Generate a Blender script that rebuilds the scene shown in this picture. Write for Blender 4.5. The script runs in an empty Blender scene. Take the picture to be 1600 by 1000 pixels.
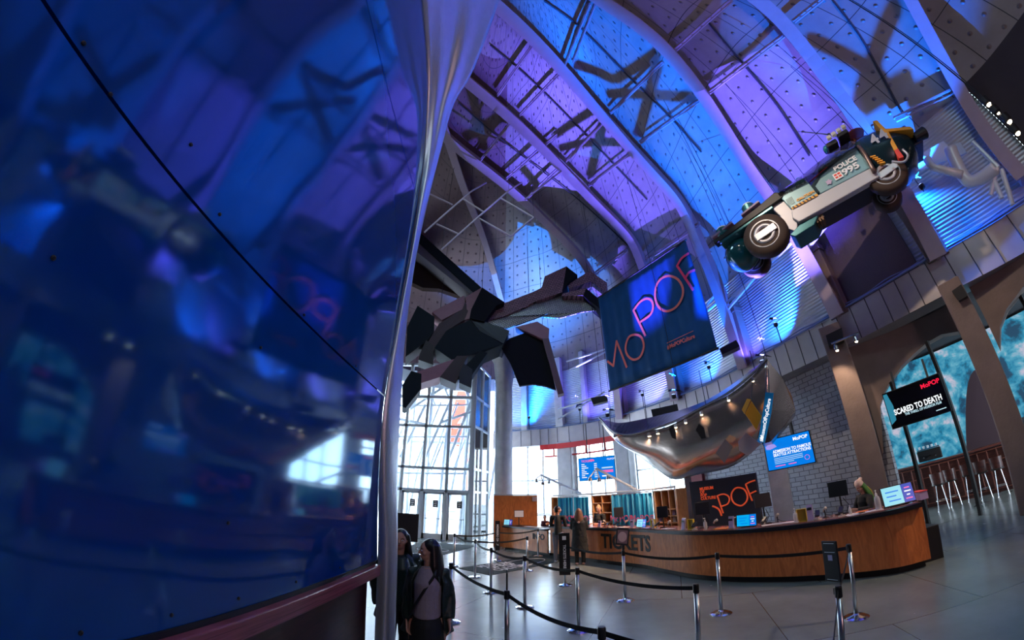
import bpy, bmesh, math, random
from mathutils import Vector, Matrix, Euler
from mathutils.bvhtree import BVHTree

random.seed(7)
PI = math.pi
R = math.radians
sc = bpy.context.scene
COL = sc.collection

# ------------------------------------------------------------------ camera
EYE = Vector((0.0, 0.0, 2.1))
PITCH = R(28.0)
FPX = 560.0                       # stereographic-like fisheye, pixels at 1600 wide
cd = bpy.data.cameras.new('camera')
cam = bpy.data.objects.new('camera', cd)
COL.objects.link(cam)
cam.location = EYE
cam.rotation_euler = (R(90) + PITCH, 0, 0)
cd.type = 'PANO'
cd.sensor_fit = 'HORIZONTAL'
cd.sensor_width = 16.0
cd.clip_start = 0.05
cd.clip_end = 500
def lens_poly():
    # least squares of theta(r)=2*atan(r/2f), r in mm (100 px), odd+even powers 1..4
    import numpy as np
    r = np.linspace(0, 9.6, 200)
    th = 2 * np.arctan(r * 100 / (2 * FPX))
    Amat = np.stack([r, r**2, r**3, r**4], 1)
    return np.linalg.lstsq(Amat, th, rcond=None)[0]
K = lens_poly()
cd.panorama_type = 'FISHEYE_LENS_POLYNOMIAL' if hasattr(cd, 'panorama_type') else None
cd_c = cd if hasattr(cd, 'fisheye_polynomial_k0') else cd.cycles
if cd_c is not cd:
    cd_c.panorama_type = 'FISHEYE_LENS_POLYNOMIAL'
cd_c.fisheye_fov = R(200)
cd_c.fisheye_polynomial_k0 = 0.0
cd_c.fisheye_polynomial_k1 = -float(K[0])
cd_c.fisheye_polynomial_k2 = -float(K[1])
cd_c.fisheye_polynomial_k3 = -float(K[2])
cd_c.fisheye_polynomial_k4 = -float(K[3])
sc.camera = cam

# ------------------------------------------------------------------ world, exposure
sc.view_settings.view_transform = 'Standard'
sc.view_settings.look = 'None'
sc.view_settings.gamma = 1.0
sc.view_settings.exposure = 0.18
sc.view_settings.use_curve_mapping = False
w = bpy.data.worlds.new('overcast_sky')
sc.world = w
w.use_nodes = True
bg = w.node_tree.nodes['Background']
bg.inputs[0].default_value = (0.72, 0.86, 1.0, 1)
bg.inputs[1].default_value = 11.0

def lamp(name, kind, loc, energy, color, target=None, **kw):
    l = bpy.data.lights.new(name, kind)
    l.energy = energy
    l.color = color
    for k, v in kw.items():
        setattr(l, k, v)
    o = bpy.data.objects.new(name, l)
    COL.objects.link(o)
    o.location = loc
    if target is not None:
        d = Vector(target) - Vector(loc)
        o.rotation_euler = d.to_track_quat('-Z', 'Y').to_euler()
    return o

BLUE = (0.005, 0.14, 1.0)
VIOLET = (0.13, 0.11, 1.0)
AZURE = (0.01, 0.20, 1.0)
MAUVE = (0.62, 0.33, 0.85)
# stage wash lamps standing on the balcony ledge, shining up the wall and into the vault
BAYS = {  # lamp position, watts, colour, target
    'far': ((1.0, 21.0, 6.9), 9000, AZURE, (0.8, 18.5, 15)),
    'ab': ((3.7, 19.2, 6.9), 15000, VIOLET, (0.5, 14.0, 17)),
    'bc': ((3.6, 13.2, 5.2), 14000, VIOLET, (3.6, 9.8, 16.7)),
    'cd': ((5.3, 10.9, 5.2), 21000, BLUE, (5.8, 6.9, 15.8)),
    'de': ((7.0, 8.3, 5.3), 19000, VIOLET, (8.3, 4.6, 14.2)),
    'ef': ((10.3, 3.5, 7.9), 6500, BLUE, (10.7, 1.4, 13.2)),
    'fg': ((9.7, 5.45, 8.75), 200, AZURE, (9.6, 5.6, 12.0)),
    'low_b': ((6.4, 16.6, 6.9), 3800, VIOLET, (5.2, 13.2, 15.5)),
    'low_c': ((8.1, 12.9, 6.9), 6500, BLUE, (7.6, 9.8, 13.8)),
    'low_d': ((8.7, 9.1, 6.9), 3600, VIOLET, (9.4, 6.2, 12.6)),
}
for k, (p, e, c, t) in BAYS.items():
    lamp('wash_light', 'SPOT', p, e, c, t, spot_size=R(78), spot_blend=0.55, shadow_soft_size=0.004)
# lamps grazing the corrugated wall (their glints show at the foot of each bay)
for (p, c, e) in [((0.6, 22.0, 6.6), AZURE, 300), ((4.6, 19.6, 6.6), VIOLET, 160), ((6.9, 16.8, 6.5), VIOLET, 130), ((8.25, 13.6, 6.5), BLUE, 240),
                  ((9.0, 9.6, 6.5), BLUE, 300), ((8.7, 11.0, 6.5), VIOLET, 60), ((10.8, 4.1, 8.4), BLUE, 950)]:
    out = Vector((p[0], p[1], 0)).normalized()
    lamp('graze_light', 'SPOT', Vector(p) - out * .15, e * 3.6, c, Vector(p) + out * .55 + Vector((0, 0, 1.0 if p[2] < 8 else -1.4)), spot_size=R(115), spot_blend=0.7, shadow_soft_size=0.05)
# added fill lights, unseen: two cool from above, one pink aimed up
lamp('fill_light', 'AREA', (-1.0, 8.0, 15.0), 170, (.55, .88, 1.0), (1.5, 10.0, 0), shape='DISK', size=3.0)
lamp('fill_light', 'AREA', (3.0, -5.0, 12.5), 150, (.65, .9, 1.0), (4.0, 8.0, 1), shape='DISK', size=3.0)

lamp('fill_light', 'AREA', (5.0, -6.0, 5.0), 150, (1.0, .55, .60), (4.0, 6.0, 15), shape='DISK', size=2.0)

# ------------------------------------------------------------------ pixel -> space (the measured camera)
def ray(px, py):
    dx, dy = px - 800.0, 500.0 - py
    r = math.hypot(dx, dy)
    th = 2 * math.atan(r / 2 / FPX)
    ph = math.atan2(dy, dx)
    x, u, d = math.sin(th) * math.cos(ph), math.sin(th) * math.sin(ph), math.cos(th)
    c, s = math.cos(PITCH), math.sin(PITCH)
    return Vector((x, d * c - u * s, d * s + u * c))
def at_z(px, py, z=0.0):
    v = ray(px, py)
    return EYE + v * ((z - EYE.z) / v.z)
def at_d(px, py, d):              # at horizontal distance d
    v = ray(px, py)
    return EYE + v * (d / math.hypot(v.x, v.y))
def at_plane(px, py, p0, n):
    v = ray(px, py)
    return EYE + v * ((Vector(p0) - EYE).dot(n) / v.dot(n))
def az_d(az, d, z=0.0):
    return Vector((math.sin(R(az)) * d, math.cos(R(az)) * d, z))

# ------------------------------------------------------------------ materials
MATS = {}
def mat(name, color=(0.5, 0.5, 0.5), rough=0.5, metal=0.0, emit=None, estr=0.0, spec=0.5, coat=0.0,
        alpha=1.0, trans=0.0, noise=0.0, nscale=8.0, bump=0.0, bscale=30.0, ior=1.45):
    if name in MATS:
        return MATS[name]
    m = bpy.data.materials.new(name)
    m.use_nodes = True
    nt = m.node_tree
    b = nt.nodes['Principled BSDF']
    b.inputs['Base Color'].default_value = (*color, 1)
    b.inputs['Roughness'].default_value = rough
    b.inputs['Metallic'].default_value = metal
    b.inputs['Specular IOR Level'].default_value = spec
    b.inputs['Coat Weight'].default_value = coat
    b.inputs['Transmission Weight'].default_value = trans
    b.inputs['Alpha'].default_value = alpha
    b.inputs['IOR'].default_value = ior
    if emit:
        b.inputs['Emission Color'].default_value = (*emit, 1)
        b.inputs['Emission Strength'].default_value = estr
    if noise or bump:
        tc = nt.nodes.new('ShaderNodeTexCoord')
    if noise:
        n = nt.nodes.new('ShaderNodeTexNoise')
        n.inputs['Scale'].default_value = nscale
        n.inputs['Detail'].default_value = 6
        nt.links.new(tc.outputs['Object'], n.inputs['Vector'])
        mx = nt.nodes.new('ShaderNodeMix'); mx.data_type = 'RGBA'
        mx.inputs[6].default_value = (*[c * (1 - noise) for c in color], 1)
        mx.inputs[7].default_value = (*[min(1, c * (1 + noise)) for c in color], 1)
        nt.links.new(n.outputs['Fac'], mx.inputs[0])
        nt.links.new(mx.outputs[2], b.inputs['Base Color'])
    if bump:
        n2 = nt.nodes.new('ShaderNodeTexNoise')
        n2.inputs['Scale'].default_value = bscale
        n2.inputs['Detail'].default_value = 4
        nt.links.new(tc.outputs['Object'], n2.inputs['Vector'])
        bp = nt.nodes.new('ShaderNodeBump')
        bp.inputs['Strength'].default_value = bump
        bp.inputs['Distance'].default_value = 0.02
        nt.links.new(n2.outputs['Fac'], bp.inputs['Height'])
        nt.links.new(bp.outputs['Normal'], b.inputs['Normal'])
    MATS[name] = m
    return m

def N(nt, kind, **kw):
    n = nt.nodes.new(kind)
    for k, v in kw.items():
        if k.startswith('i_'):
            n.inputs[k[2:].replace('_', ' ')].default_value = v
        elif k.startswith('n_'):
            n.inputs[int(k[2:])].default_value = v
        else:
            setattr(n, k, v)
    return n

# ------------------------------------------------------------------ mesh builder
class MB:
    def __init__(self):
        self.v = []; self.f = []; self.uv = None
    def add(self, vs, fs):
        o = len(self.v)
        self.v += [Vector(p) for p in vs]
        self.f += [tuple(i + o for i in f) for f in fs]
        return self
    def box(self, c, s, rot=None):
        c = Vector(c); hx, hy, hz = s[0] / 2, s[1] / 2, s[2] / 2
        M = rot.to_matrix() if isinstance(rot, Euler) else (rot or Matrix.Identity(3))
        vs = [c + M @ Vector((x * hx, y * hy, z * hz)) for x in (-1, 1) for y in (-1, 1) for z in (-1, 1)]
        return self.add(vs, [(0, 1, 3, 2), (4, 6, 7, 5), (0, 4, 5, 1), (2, 3, 7, 6), (0, 2, 6, 4), (1, 5, 7, 3)])
    def bar(self, a, b, w, h, up=(0, 0, 1)):
        a = Vector(a); b = Vector(b); d = b - a; L = d.length; d.normalize()
        up = Vector(up)
        x = d.cross(up)
        if x.length < 1e-4:
            x = d.cross(Vector((0, 1, 0)))
        x.normalize(); y = x.cross(d).normalized()
        M = Matrix((x, d, y)).transposed()
        return self.box((a + b) / 2, (w, L, h), M)
    def tube(self, pts, r, n=10, cap=True, closed=False, flat=None, up=None):
        """swept tube, r a number or list; flat=(k) squashes the second axis"""
        pts = [Vector(p) for p in pts]
        m = len(pts)
        rs = r if isinstance(r, (list, tuple)) else [r] * m
        o = len(self.v)
        px = None
        for i, p in enumerate(pts):
            if closed:
                t = pts[(i + 1) % m] - pts[i - 1]
            else:
                t = (pts[min(i + 1, m - 1)] - pts[max(i - 1, 0)])
            t = t.normalized() if t.length > 1e-9 else Vector((0, 0, 1))
            if px is None:
                ref = Vector(up) if up is not None else (Vector((0, 0, 1)) if abs(t.z) < 0.9 else Vector((1, 0, 0)))
                px = ref.cross(t).normalized()
            else:
                px = (px - t * px.dot(t)).normalized()
            py = t.cross(px)
            rr = rs[i]
            ra, rb = (rr if isinstance(rr, (list, tuple)) else (rr, rr * (flat or 1)))
            for k in range(n):
                a = 2 * PI * k / n
                self.v.append(p + px * (ra * math.cos(a)) + py * (rb * math.sin(a)))
        segs = m if closed else m - 1
        for i in range(segs):
            j = (i + 1) % m
            for k in range(n):
                k2 = (k + 1) % n
                self.f.append((o + i * n + k, o + i * n + k2, o + j * n + k2, o + j * n + k))
        if cap and not closed:
            self.f.append(tuple(o + k for k in range(n))[::-1])
            self.f.append(tuple(o + (m - 1) * n + k for k in range(n)))
        return self
    def lathe(self, prof, n=24, c=(0, 0, 0), M=None):
        c = Vector(c); M = M or Matrix.Identity(3)
        o = len(self.v)
        for (r, z) in prof:
            for k in range(n):
                a = 2 * PI * k / n
                self.v.append(c + M @ Vector((r * math.cos(a), r * math.sin(a), z)))
        for i in range(len(prof) - 1):
            for k in range(n):
                k2 = (k + 1) % n
                self.f.append((o + i * n + k, o + i * n + k2, o + (i + 1) * n + k2, o + (i + 1) * n + k))
        self.f.append(tuple(o + k for k in range(n))[::-1])
        self.f.append(tuple(o + (len(prof) - 1) * n + k for k in range(n)))
        return self
    def ball(self, c, r, n=16, m=10, M=None):
        """ellipsoid; r number or triple"""
        c = Vector(c); r3 = r if isinstance(r, (list, tuple)) else (r, r, r)
        M = M or Matrix.Identity(3)
        o = len(self.v)
        for i in range(1, m):
            th = PI * i / m
            for k in range(n):
                a = 2 * PI * k / n
                self.v.append(c + M @ Vector((r3[0] * math.sin(th) * math.cos(a), r3[1] * math.sin(th) * math.sin(a), r3[2] * math.cos(th))))
        top = len(self.v); self.v.append(c + M @ Vector((0, 0, r3[2])))
        bot = len(self.v); self.v.append(c + M @ Vector((0, 0, -r3[2])))
        for i in range(m - 2):
            for k in range(n):
                k2 = (k + 1) % n
                self.f.append((o + i * n + k, o + (i + 1) * n + k, o + (i + 1) * n + k2, o + i * n + k2))
        for k in range(n):
            k2 = (k + 1) % n
            self.f.append((top, o + k, o + k2))
            self.f.append((bot, o + (m - 2) * n + k2, o + (m - 2) * n + k))
        return self
    def prism(self, poly, vec):
        """closed prism: polygon (3-D points) extruded by vec"""
        poly = [Vector(p) for p in poly]; vec = Vector(vec); n = len(poly)
        vs = poly + [p + vec for p in poly]
        fs = [tuple(range(n))[::-1], tuple(range(n, 2 * n))] + [(i, (i + 1) % n, n + (i + 1) % n, n + i) for i in range(n)]
        return self.add(vs, fs)
    def grid(self, P, close_u=False):
        """P[i][j] grid of points"""
        o = len(self.v); nu, nv = len(P), len(P[0])
        for row in P:
            self.v += [Vector(p) for p in row]
        for i in range(nu if close_u else nu - 1):
            i2 = (i + 1) % nu
            for j in range(nv - 1):
                self.f.append((o + i * nv + j, o + i2 * nv + j, o + i2 * nv + j + 1, o + i * nv + j + 1))
        return self
    def sheet(self, P, t, nrm=None):
        """grid given thickness t (closed)"""
        nu, nv = len(P), len(P[0])
        P = [[Vector(p) for p in row] for row in P]
        Q = []
        for i in range(nu):
            row = []
            for j in range(nv):
                du = P[min(i + 1, nu - 1)][j] - P[max(i - 1, 0)][j]
                dv = P[i][min(j + 1, nv - 1)] - P[i][max(j - 1, 0)]
                n = du.cross(dv)
                n = n.normalized() if n.length > 1e-9 else Vector((0, 0, 1))
                row.append(P[i][j] + (Vector(nrm) if nrm else n) * t)
            Q.append(row)
        o = len(self.v)
        self.grid(P); self.grid(Q)
        idx = lambda i, j, q: o + q * nu * nv + i * nv + j
        for i in range(nu - 1):
            for j in (0, nv - 1):
                self.f.append((idx(i, j, 0), idx(i + 1, j, 0), idx(i + 1, j, 1), idx(i, j, 1)))
        for j in range(nv - 1):
            for i in (0, nu - 1):
                self.f.append((idx(i, j, 0), idx(i, j + 1, 0), idx(i, j + 1, 1), idx(i, j, 1)))
        return self
    def xf(self, M):
        self.v = [M @ p for p in self.v]
        return self
    def build(self, name, m, parent=None, smooth=False, world=False, bevel=0.0, fix=True):
        me = bpy.data.meshes.new(name)
        vs = self.v
        if world and parent is not None:
            Mi = (Matrix.Translation(parent.location) @ parent.rotation_euler.to_matrix().to_4x4()).inverted()
            if parent.parent is not None:
                pp = parent.parent
                Mi = Mi @ (Matrix.Translation(pp.location) @ pp.rotation_euler.to_matrix().to_4x4()).inverted()
            vs = [Mi @ p for p in vs]
        me.from_pydata([tuple(p) for p in vs], [], self.f)
        if fix:
            bm = bmesh.new(); bm.from_mesh(me)
            bmesh.ops.recalc_face_normals(bm, faces=bm.faces)
            bm.to_mesh(me); bm.free()
        me.update()
        if smooth:
            for p in me.polygons:
                p.use_smooth = True
        if m:
            me.materials.append(m)
        o = bpy.data.objects.new(name, me)
        COL.objects.link(o)
        if parent is not None:
            o.parent = parent
        if bevel:
            bv = o.modifiers.new('bevel', 'BEVEL'); bv.width = bevel; bv.segments = 2
            bv.limit_method = 'ANGLE'; bv.angle_limit = R(50)
        return o

def tag(o, label, cat, group=None, kind=None):
    if label: o['label'] = label
    if cat: o['category'] = cat
    if group: o['group'] = group
    if kind: o['kind'] = kind
    return o
def thing(name, label, cat, loc=(0, 0, 0), rz=0.0, group=None):
    o = bpy.data.objects.new(name, None)
    o.empty_display_size = 0.1
    COL.objects.link(o)
    o.location = loc
    o.rotation_euler = (0, 0, rz)
    return tag(o, label, cat, group)
def struct(o):
    o['kind'] = 'structure'
    return o
def copy_tree(o, parent=None):
    c = o.copy()
    COL.objects.link(c)
    if parent is not None:
        c.parent = parent
    for ch in list(o.children):
        copy_tree(ch, c)
    return c
def cat_spline(pts, n=8, closed=False):
    pts = [Vector(p) for p in pts]
    m = len(pts); out = []
    rng = m if closed else m - 1
    for i in range(rng):
        p0 = pts[(i - 1) % m] if closed or i > 0 else pts[0] * 2 - pts[1]
        p1 = pts[i]; p2 = pts[(i + 1) % m]
        p3 = pts[(i + 2) % m] if closed or i + 2 < m else pts[-1] * 2 - pts[-2]
        for k in range(n):
            t = k / n
            out.append(0.5 * ((2 * p1) + (p2 - p0) * t + (2 * p0 - 5 * p1 + 4 * p2 - p3) * t * t + (3 * p1 - p0 - 3 * p2 + p3) * t ** 3))
    if not closed:
        out.append(pts[-1].copy())
    return out
def smoothstep(a, b, x):
    t = max(0.0, min(1.0, (x - a) / (b - a)))
    return t * t * (3 - 2 * t)
def text_mesh(s, size, extrude, m, name, parent=None, M=None, font_off=0.0, align='CENTER', xs=1.0, spacing=1.0):
    """real letter geometry from the built-in font, turned into a mesh"""
    cu = bpy.data.curves.new(name, 'FONT')
    cu.body = s; cu.size = size; cu.extrude = extrude; cu.offset = font_off
    cu.align_x = align; cu.align_y = 'CENTER'; cu.space_character = spacing
    cu.resolution_u = 3
    tmp = bpy.data.objects.new('tmp', cu)
    COL.objects.link(tmp)
    bpy.context.view_layer.update()
    me = bpy.data.meshes.new_from_object(tmp.evaluated_get(bpy.context.evaluated_depsgraph_get()))
    bpy.data.objects.remove(tmp)
    me.name = name
    T = (M or Matrix.Identity(4)) @ Matrix.Diagonal((xs, 1, 1, 1))
    me.transform(T)
    me.materials.clear(); me.materials.append(m)
    o = bpy.data.objects.new(name, me)
    COL.objects.link(o)
    if parent is not None:
        o.parent = parent
    return o
def frame_m(origin, xaxis, up=(0, 0, 1)):
    """4x4: local x -> xaxis, local y -> up, local z -> facing normal"""
    x = Vector(xaxis).normalized(); y = Vector(up); y = (y - x * y.dot(x)).normalized(); z = x.cross(y)
    M = Matrix((x, y, z)).transposed().to_4x4()
    M.translation = Vector(origin)
    return M
# ================================================================== THE SHELL
LOOP_PTS = [(-1.23, 23.55), (1.19, 22.67), (3.07, 21.8), (5.7, 19.5), (7.5, 16.3), (8.45, 14.0), (8.95, 11.5), (9.3, 9.6),
            (9.76, 7.85), (10.24, 6.1), (10.8, 4.5), (11.7, 2.6), (12.4, 0), (12, -4), (9, -8.5), (2, -11), (-6, -10),
            (-11, -6), (-13, 0), (-13, 8), (-11, 15), (-8, 20.5), (-4.5, 23.3)]
LOOP = cat_spline([(x, y, 0) for x, y in LOOP_PTS], 14, closed=True)
NL = len(LOOP)
CEN = Vector((0.0, 1.5, 0))
def outward(i):
    t = LOOP[(i + 1) % NL] - LOOP[i - 1]
    n = Vector((t.y, -t.x, 0)).normalized()
    if n.dot(LOOP[i] - CEN) < 0:
        n = -n
    return n
ARC = [0.0]
for i in range(1, NL + 1):
    ARC.append(ARC[-1] + (LOOP[i % NL] - LOOP[i - 1]).length)
def az_of(p):
    return math.degrees(math.atan2(p.x, p.y))
def loop_at_az(a):
    """point on the loop in direction az a, and its outward normal"""
    best = min(range(NL), key=lambda i: abs(((az_of(LOOP[i]) - a + 180) % 360) - 180))
    for i in (best - 1, best):
        p, q = LOOP[i % NL], LOOP[(i + 1) % NL]
        d = Vector((math.sin(R(a)), math.cos(R(a)), 0))
        n = Vector((d.y, -d.x, 0))
        s0, s1 = p.dot(n), q.dot(n)
        if s0 * s1 <= 0 and abs(s0 - s1) > 1e-9:
            t = s0 / (s0 - s1)
            return p.lerp(q, t), outward(i % NL)
    return LOOP[best].copy(), outward(best)
Z_SPRING = 10.0
def vault_z(s):
    if s >= 11.0:
        return 17.0
    k = 1 - s / 11.0
    return Z_SPRING + 7.0 * math.sqrt(max(0, 1 - k * k))
TAUS = [0, .004, .01, .02, .035, .055, .08, .11, .15, .2, .26, .33, .41, .5, .6, .7, .8, .9, .97]
def vault_rows():
    P = []
    for i in range(NL):
        W = LOOP[i] + outward(i) * 0.3
        D = (CEN - W).length
        row = []
        for t in TAUS:
            q = W.lerp(CEN, t); s = D * t
            q.z = vault_z(s)
            row.append(q)
        P.append(row)
    return P
VR = vault_rows()

# ---- materials of the shell
def m_vault():
    m = bpy.data.materials.new('galvanised_vault_panels'); m.use_nodes = True
    nt = m.node_tree; b = nt.nodes['Principled BSDF']; L = nt.links.new
    uv = N(nt, 'ShaderNodeUVMap'); sep = N(nt, 'ShaderNodeSeparateXYZ'); L(uv.outputs[0], sep.inputs[0])
    def math_(op, a, bb=None, **k):
        n = N(nt, 'ShaderNodeMath', operation=op)
        for idx, q in ((0, a), (1, bb)):
            if q is None: continue
            if isinstance(q, (int, float)): n.inputs[idx].default_value = q
            else: L(q, n.inputs[idx])
        return n.outputs[0]
    # seams each 1.15 m along, 2.0 m up
    def seam(c, period, w):
        f = math_('FRACT', math_('DIVIDE', c, period))
        d = math_('MINIMUM', f, math_('SUBTRACT', 1.0, f))
        return math_('LESS_THAN', d, w / period)
    su = seam(sep.outputs[0], 1.3, 0.012); sv = seam(sep.outputs[1], 2.1, 0.012)
    sm = math_('MAXIMUM', su, sv)
    # fixing dimples on a grid
    vm = N(nt, 'ShaderNodeVectorMath', operation='FRACTION')
    vd = N(nt, 'ShaderNodeVectorMath', operation='DIVIDE'); vd.inputs[1].default_value = (0.65, 0.7, 1)
    L(uv.outputs[0], vd.inputs[0]); L(vd.outputs[0], vm.inputs[0])
    vs = N(nt, 'ShaderNodeVectorMath', operation='SUBTRACT'); vs.inputs[1].default_value = (0.5, 0.5, 0); L(vm.outputs[0], vs.inputs[0])
    ln = N(nt, 'ShaderNodeVectorMath', operation='LENGTH'); L(vs.outputs[0], ln.inputs[0])
    mr = N(nt, 'ShaderNodeMapRange', n_1=0.0, n_2=0.11, n_3=1.0, n_4=0.0); L(ln.outputs['Value'], mr.inputs[0])
    no = N(nt, 'ShaderNodeTexNoise', i_Scale=1.3, i_Detail=8.0, i_Roughness=0.6); L(uv.outputs[0], no.inputs['Vector'])
    h = math_('ADD', math_('MULTIPLY', mr.outputs[0], 1.0), math_('MULTIPLY', no.outputs[0], 0.12))
    h = math_('SUBTRACT', h, math_('MULTIPLY', sm, 0.3))
    bp = N(nt, 'ShaderNodeBump', i_Strength=0.9, i_Distance=0.09); L(h, bp.inputs['Height']); L(bp.outputs[0], b.inputs['Normal'])
    cr = N(nt, 'ShaderNodeMix', data_type='RGBA'); cr.inputs[6].default_value = (0.20, 0.16, 0.15, 1); cr.inputs[7].default_value = (0.36, 0.31, 0.29, 1)
    L(no.outputs[0], cr.inputs[0])
    c2 = N(nt, 'ShaderNodeMix', data_type='RGBA'); c2.inputs[7].default_value = (0.03, 0.03, 0.035, 1)
    L(sm, c2.inputs[0]); L(cr.outputs[2], c2.inputs[6]); L(c2.outputs[2], b.inputs['Base Color'])
    b.inputs['Metallic'].default_value = 0.2; b.inputs['Roughness'].default_value = 0.45
    return m
M_VAULT = m_vault()
M_RIB = mat('painted_steel_rib', (0.38, 0.29, 0.33), 0.55, 0.1, noise=0.12, nscale=3)
M_CONC = mat('weathered_concrete', (0.46, 0.45, 0.46), 0.75, noise=0.3, nscale=2.5, bump=0.3, bscale=12)
M_CONC_WARM = mat('brown_concrete', (0.20, 0.145, 0.125), 0.7, noise=0.25, nscale=2.0, bump=0.3, bscale=14)
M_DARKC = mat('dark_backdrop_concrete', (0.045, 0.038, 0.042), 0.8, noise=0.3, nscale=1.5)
M_CORR = mat('corrugated_steel', (0.60, 0.60, 0.62), 0.30, 0.75, noise=0.15, nscale=3)
M_FASCIA = mat('fascia_sheet_metal', (0.42, 0.38, 0.38), 0.42, 0.5, noise=0.18, nscale=2)
M_BLACK = mat('black_paint', (0.012, 0.012, 0.014), 0.5)
M_STEEL = mat('brushed_steel', (0.62, 0.63, 0.65), 0.25, 1.0)
M_WHITEST = mat('white_painted_steel', (0.72, 0.74, 0.78), 0.4, 0.2)
M_ALU = mat('aluminium_frame', (0.66, 0.72, 0.76), 0.35, 0.35)

# ---- floor
def m_floor():
    m = bpy.data.materials.new('polished_concrete_floor'); m.use_nodes = True
    nt = m.node_tree; b = nt.nodes['Principled BSDF']; L = nt.links.new
    tc = N(nt, 'ShaderNodeTexCoord')
    mp = N(nt, 'ShaderNodeMapping'); mp.inputs['Rotation'].default_value = (0, 0, R(24)); L(tc.outputs['Object'], mp.inputs[0])
    no = N(nt, 'ShaderNodeTexNoise', i_Scale=0.7, i_Detail=9.0, i_Roughness=0.62); L(tc.outputs['Object'], no.inputs['Vector'])
    cr = N(nt, 'ShaderNodeValToRGB'); cr.color_ramp.elements[0].position = 0.3; cr.color_ramp.elements[1].position = 0.72
    cr.color_ramp.elements[0].color = (0.15, 0.185, 0.185, 1); cr.color_ramp.elements[1].color = (0.24, 0.285, 0.285, 1)
    L(no.outputs[0], cr.inputs[0])
    br = N(nt, 'ShaderNodeTexBrick', offset=0.5)
    br.inputs['Scale'].default_value = 1.0; br.inputs['Mortar Size'].default_value = 0.006
    br.inputs['Brick Width'].default_value = 2.6; br.inputs['Row Height'].default_value = 2.6
    br.inputs['Color1'].default_value = (1, 1, 1, 1); br.inputs['Color2'].default_value = (.92, .92, .92, 1); br.inputs['Mortar'].default_value = (0.25, 0.25, 0.25, 1)
    L(mp.outputs[0], br.inputs['Vector'])
    mx = N(nt, 'ShaderNodeMix', data_type='RGBA', blend_type='MULTIPLY'); mx.inputs[0].default_value = 1
    L(cr.outputs[0], mx.inputs[6]); L(br.outputs['Color'], mx.inputs[7]); L(mx.outputs[2], b.inputs['Base Color'])
    n2 = N(nt, 'ShaderNodeTexNoise', i_Scale=5.0, i_Detail=6.0); L(tc.outputs['Object'], n2.inputs['Vector'])
    mr = N(nt, 'ShaderNodeMapRange', n_3=0.2, n_4=0.3); L(n2.outputs[0], mr.inputs[0]); L(mr.outputs[0], b.inputs['Roughness'])
    b.inputs['Specular IOR Level'].default_value = 0.6
    return m
FLP = [Vector(p) * (1.02 if p.x < 3 or p.y < -2 else 1.9) for p in LOOP]
fl = MB(); fl.add([(p.x, p.y, 0) for p in FLP] + [(p.x, p.y, -0.2) for p in FLP],
                  [tuple(range(NL)), tuple(range(NL, 2 * NL))[::-1]] + [(i, (i + 1) % NL, NL + (i + 1) % NL, NL + i) for i in range(NL)])
struct(fl.build('floor', m_floor()))

# ---- vault (ceiling)
cb = MB(); cb.grid(VR, close_u=True)
nv = len(TAUS)
cb.add([(CEN.x, CEN.y, 17.0)], [])
ctr = len(cb.v) - 1
for i in range(NL):
    cb.f.append((i * nv + nv - 1, ((i + 1) % NL) * nv + nv - 1, ctr))
ceil = cb.build('ceiling', M_VAULT, smooth=True, fix=False)
uvl = ceil.data.uv_layers.new(name='UVMap')
vlen = []
for i in range(NL):
    acc = 0; row = [0]
    for j in range(1, nv):
        acc += (VR[i][j] - VR[i][j - 1]).length; row.append(acc)
    vlen.append(row)
for pl in ceil.data.polygons:
    wrap = any(ceil.data.loops[l].vertex_index // nv == NL - 1 for l in pl.loop_indices)
    for l in pl.loop_indices:
        vi = ceil.data.loops[l].vertex_index
        if vi == ctr:
            uvl.data[l].uv = (0, 20); continue
        i, j = divmod(vi, nv)
        a = ARC[i] if not (wrap and i == 0) else ARC[NL]
        uvl.data[l].uv = (a, vlen[i][j])
M_VAULT2 = M_VAULT.copy(); M_VAULT2.name = 'brown_shingle_vault'
for nd in M_VAULT2.node_tree.nodes:
    if nd.type == 'MIX' and nd.data_type == 'RGBA' and abs(nd.inputs[6].default_value[0] - .20) < .01:
        nd.inputs[6].default_value = (.12, .065, .07, 1); nd.inputs[7].default_value = (.20, .12, .12, 1)
ceil.data.materials.append(M_VAULT2)
for pl in ceil.data.polygons:
    c = pl.center
    if c.y > 5 and az_of(c) < -1.5: pl.material_index = 1
struct(ceil)

# ---- probing surface: wall + vault, used to find where things meet it
pv = [v.copy() for v in cb.v]; pf = list(cb.f)
o = len(pv)
for i in range(NL):
    q = LOOP[i] + outward(i) * 0.3
    pv += [Vector((q.x, q.y, 0)), Vector((q.x, q.y, Z_SPRING))]
for i in range(NL):
    j = (i + 1) % NL
    pf.append((o + 2 * i, o + 2 * j, o + 2 * j + 1, o + 2 * i + 1))
BVH = BVHTree.FromPolygons([tuple(p) for p in pv], pf)
def hit(px, py):
    loc, nrm, idx, dist = BVH.ray_cast(EYE, ray(px, py))
    if nrm.dot(ray(px, py)) > 0:
        nrm = -nrm
    return loc, nrm

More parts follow.
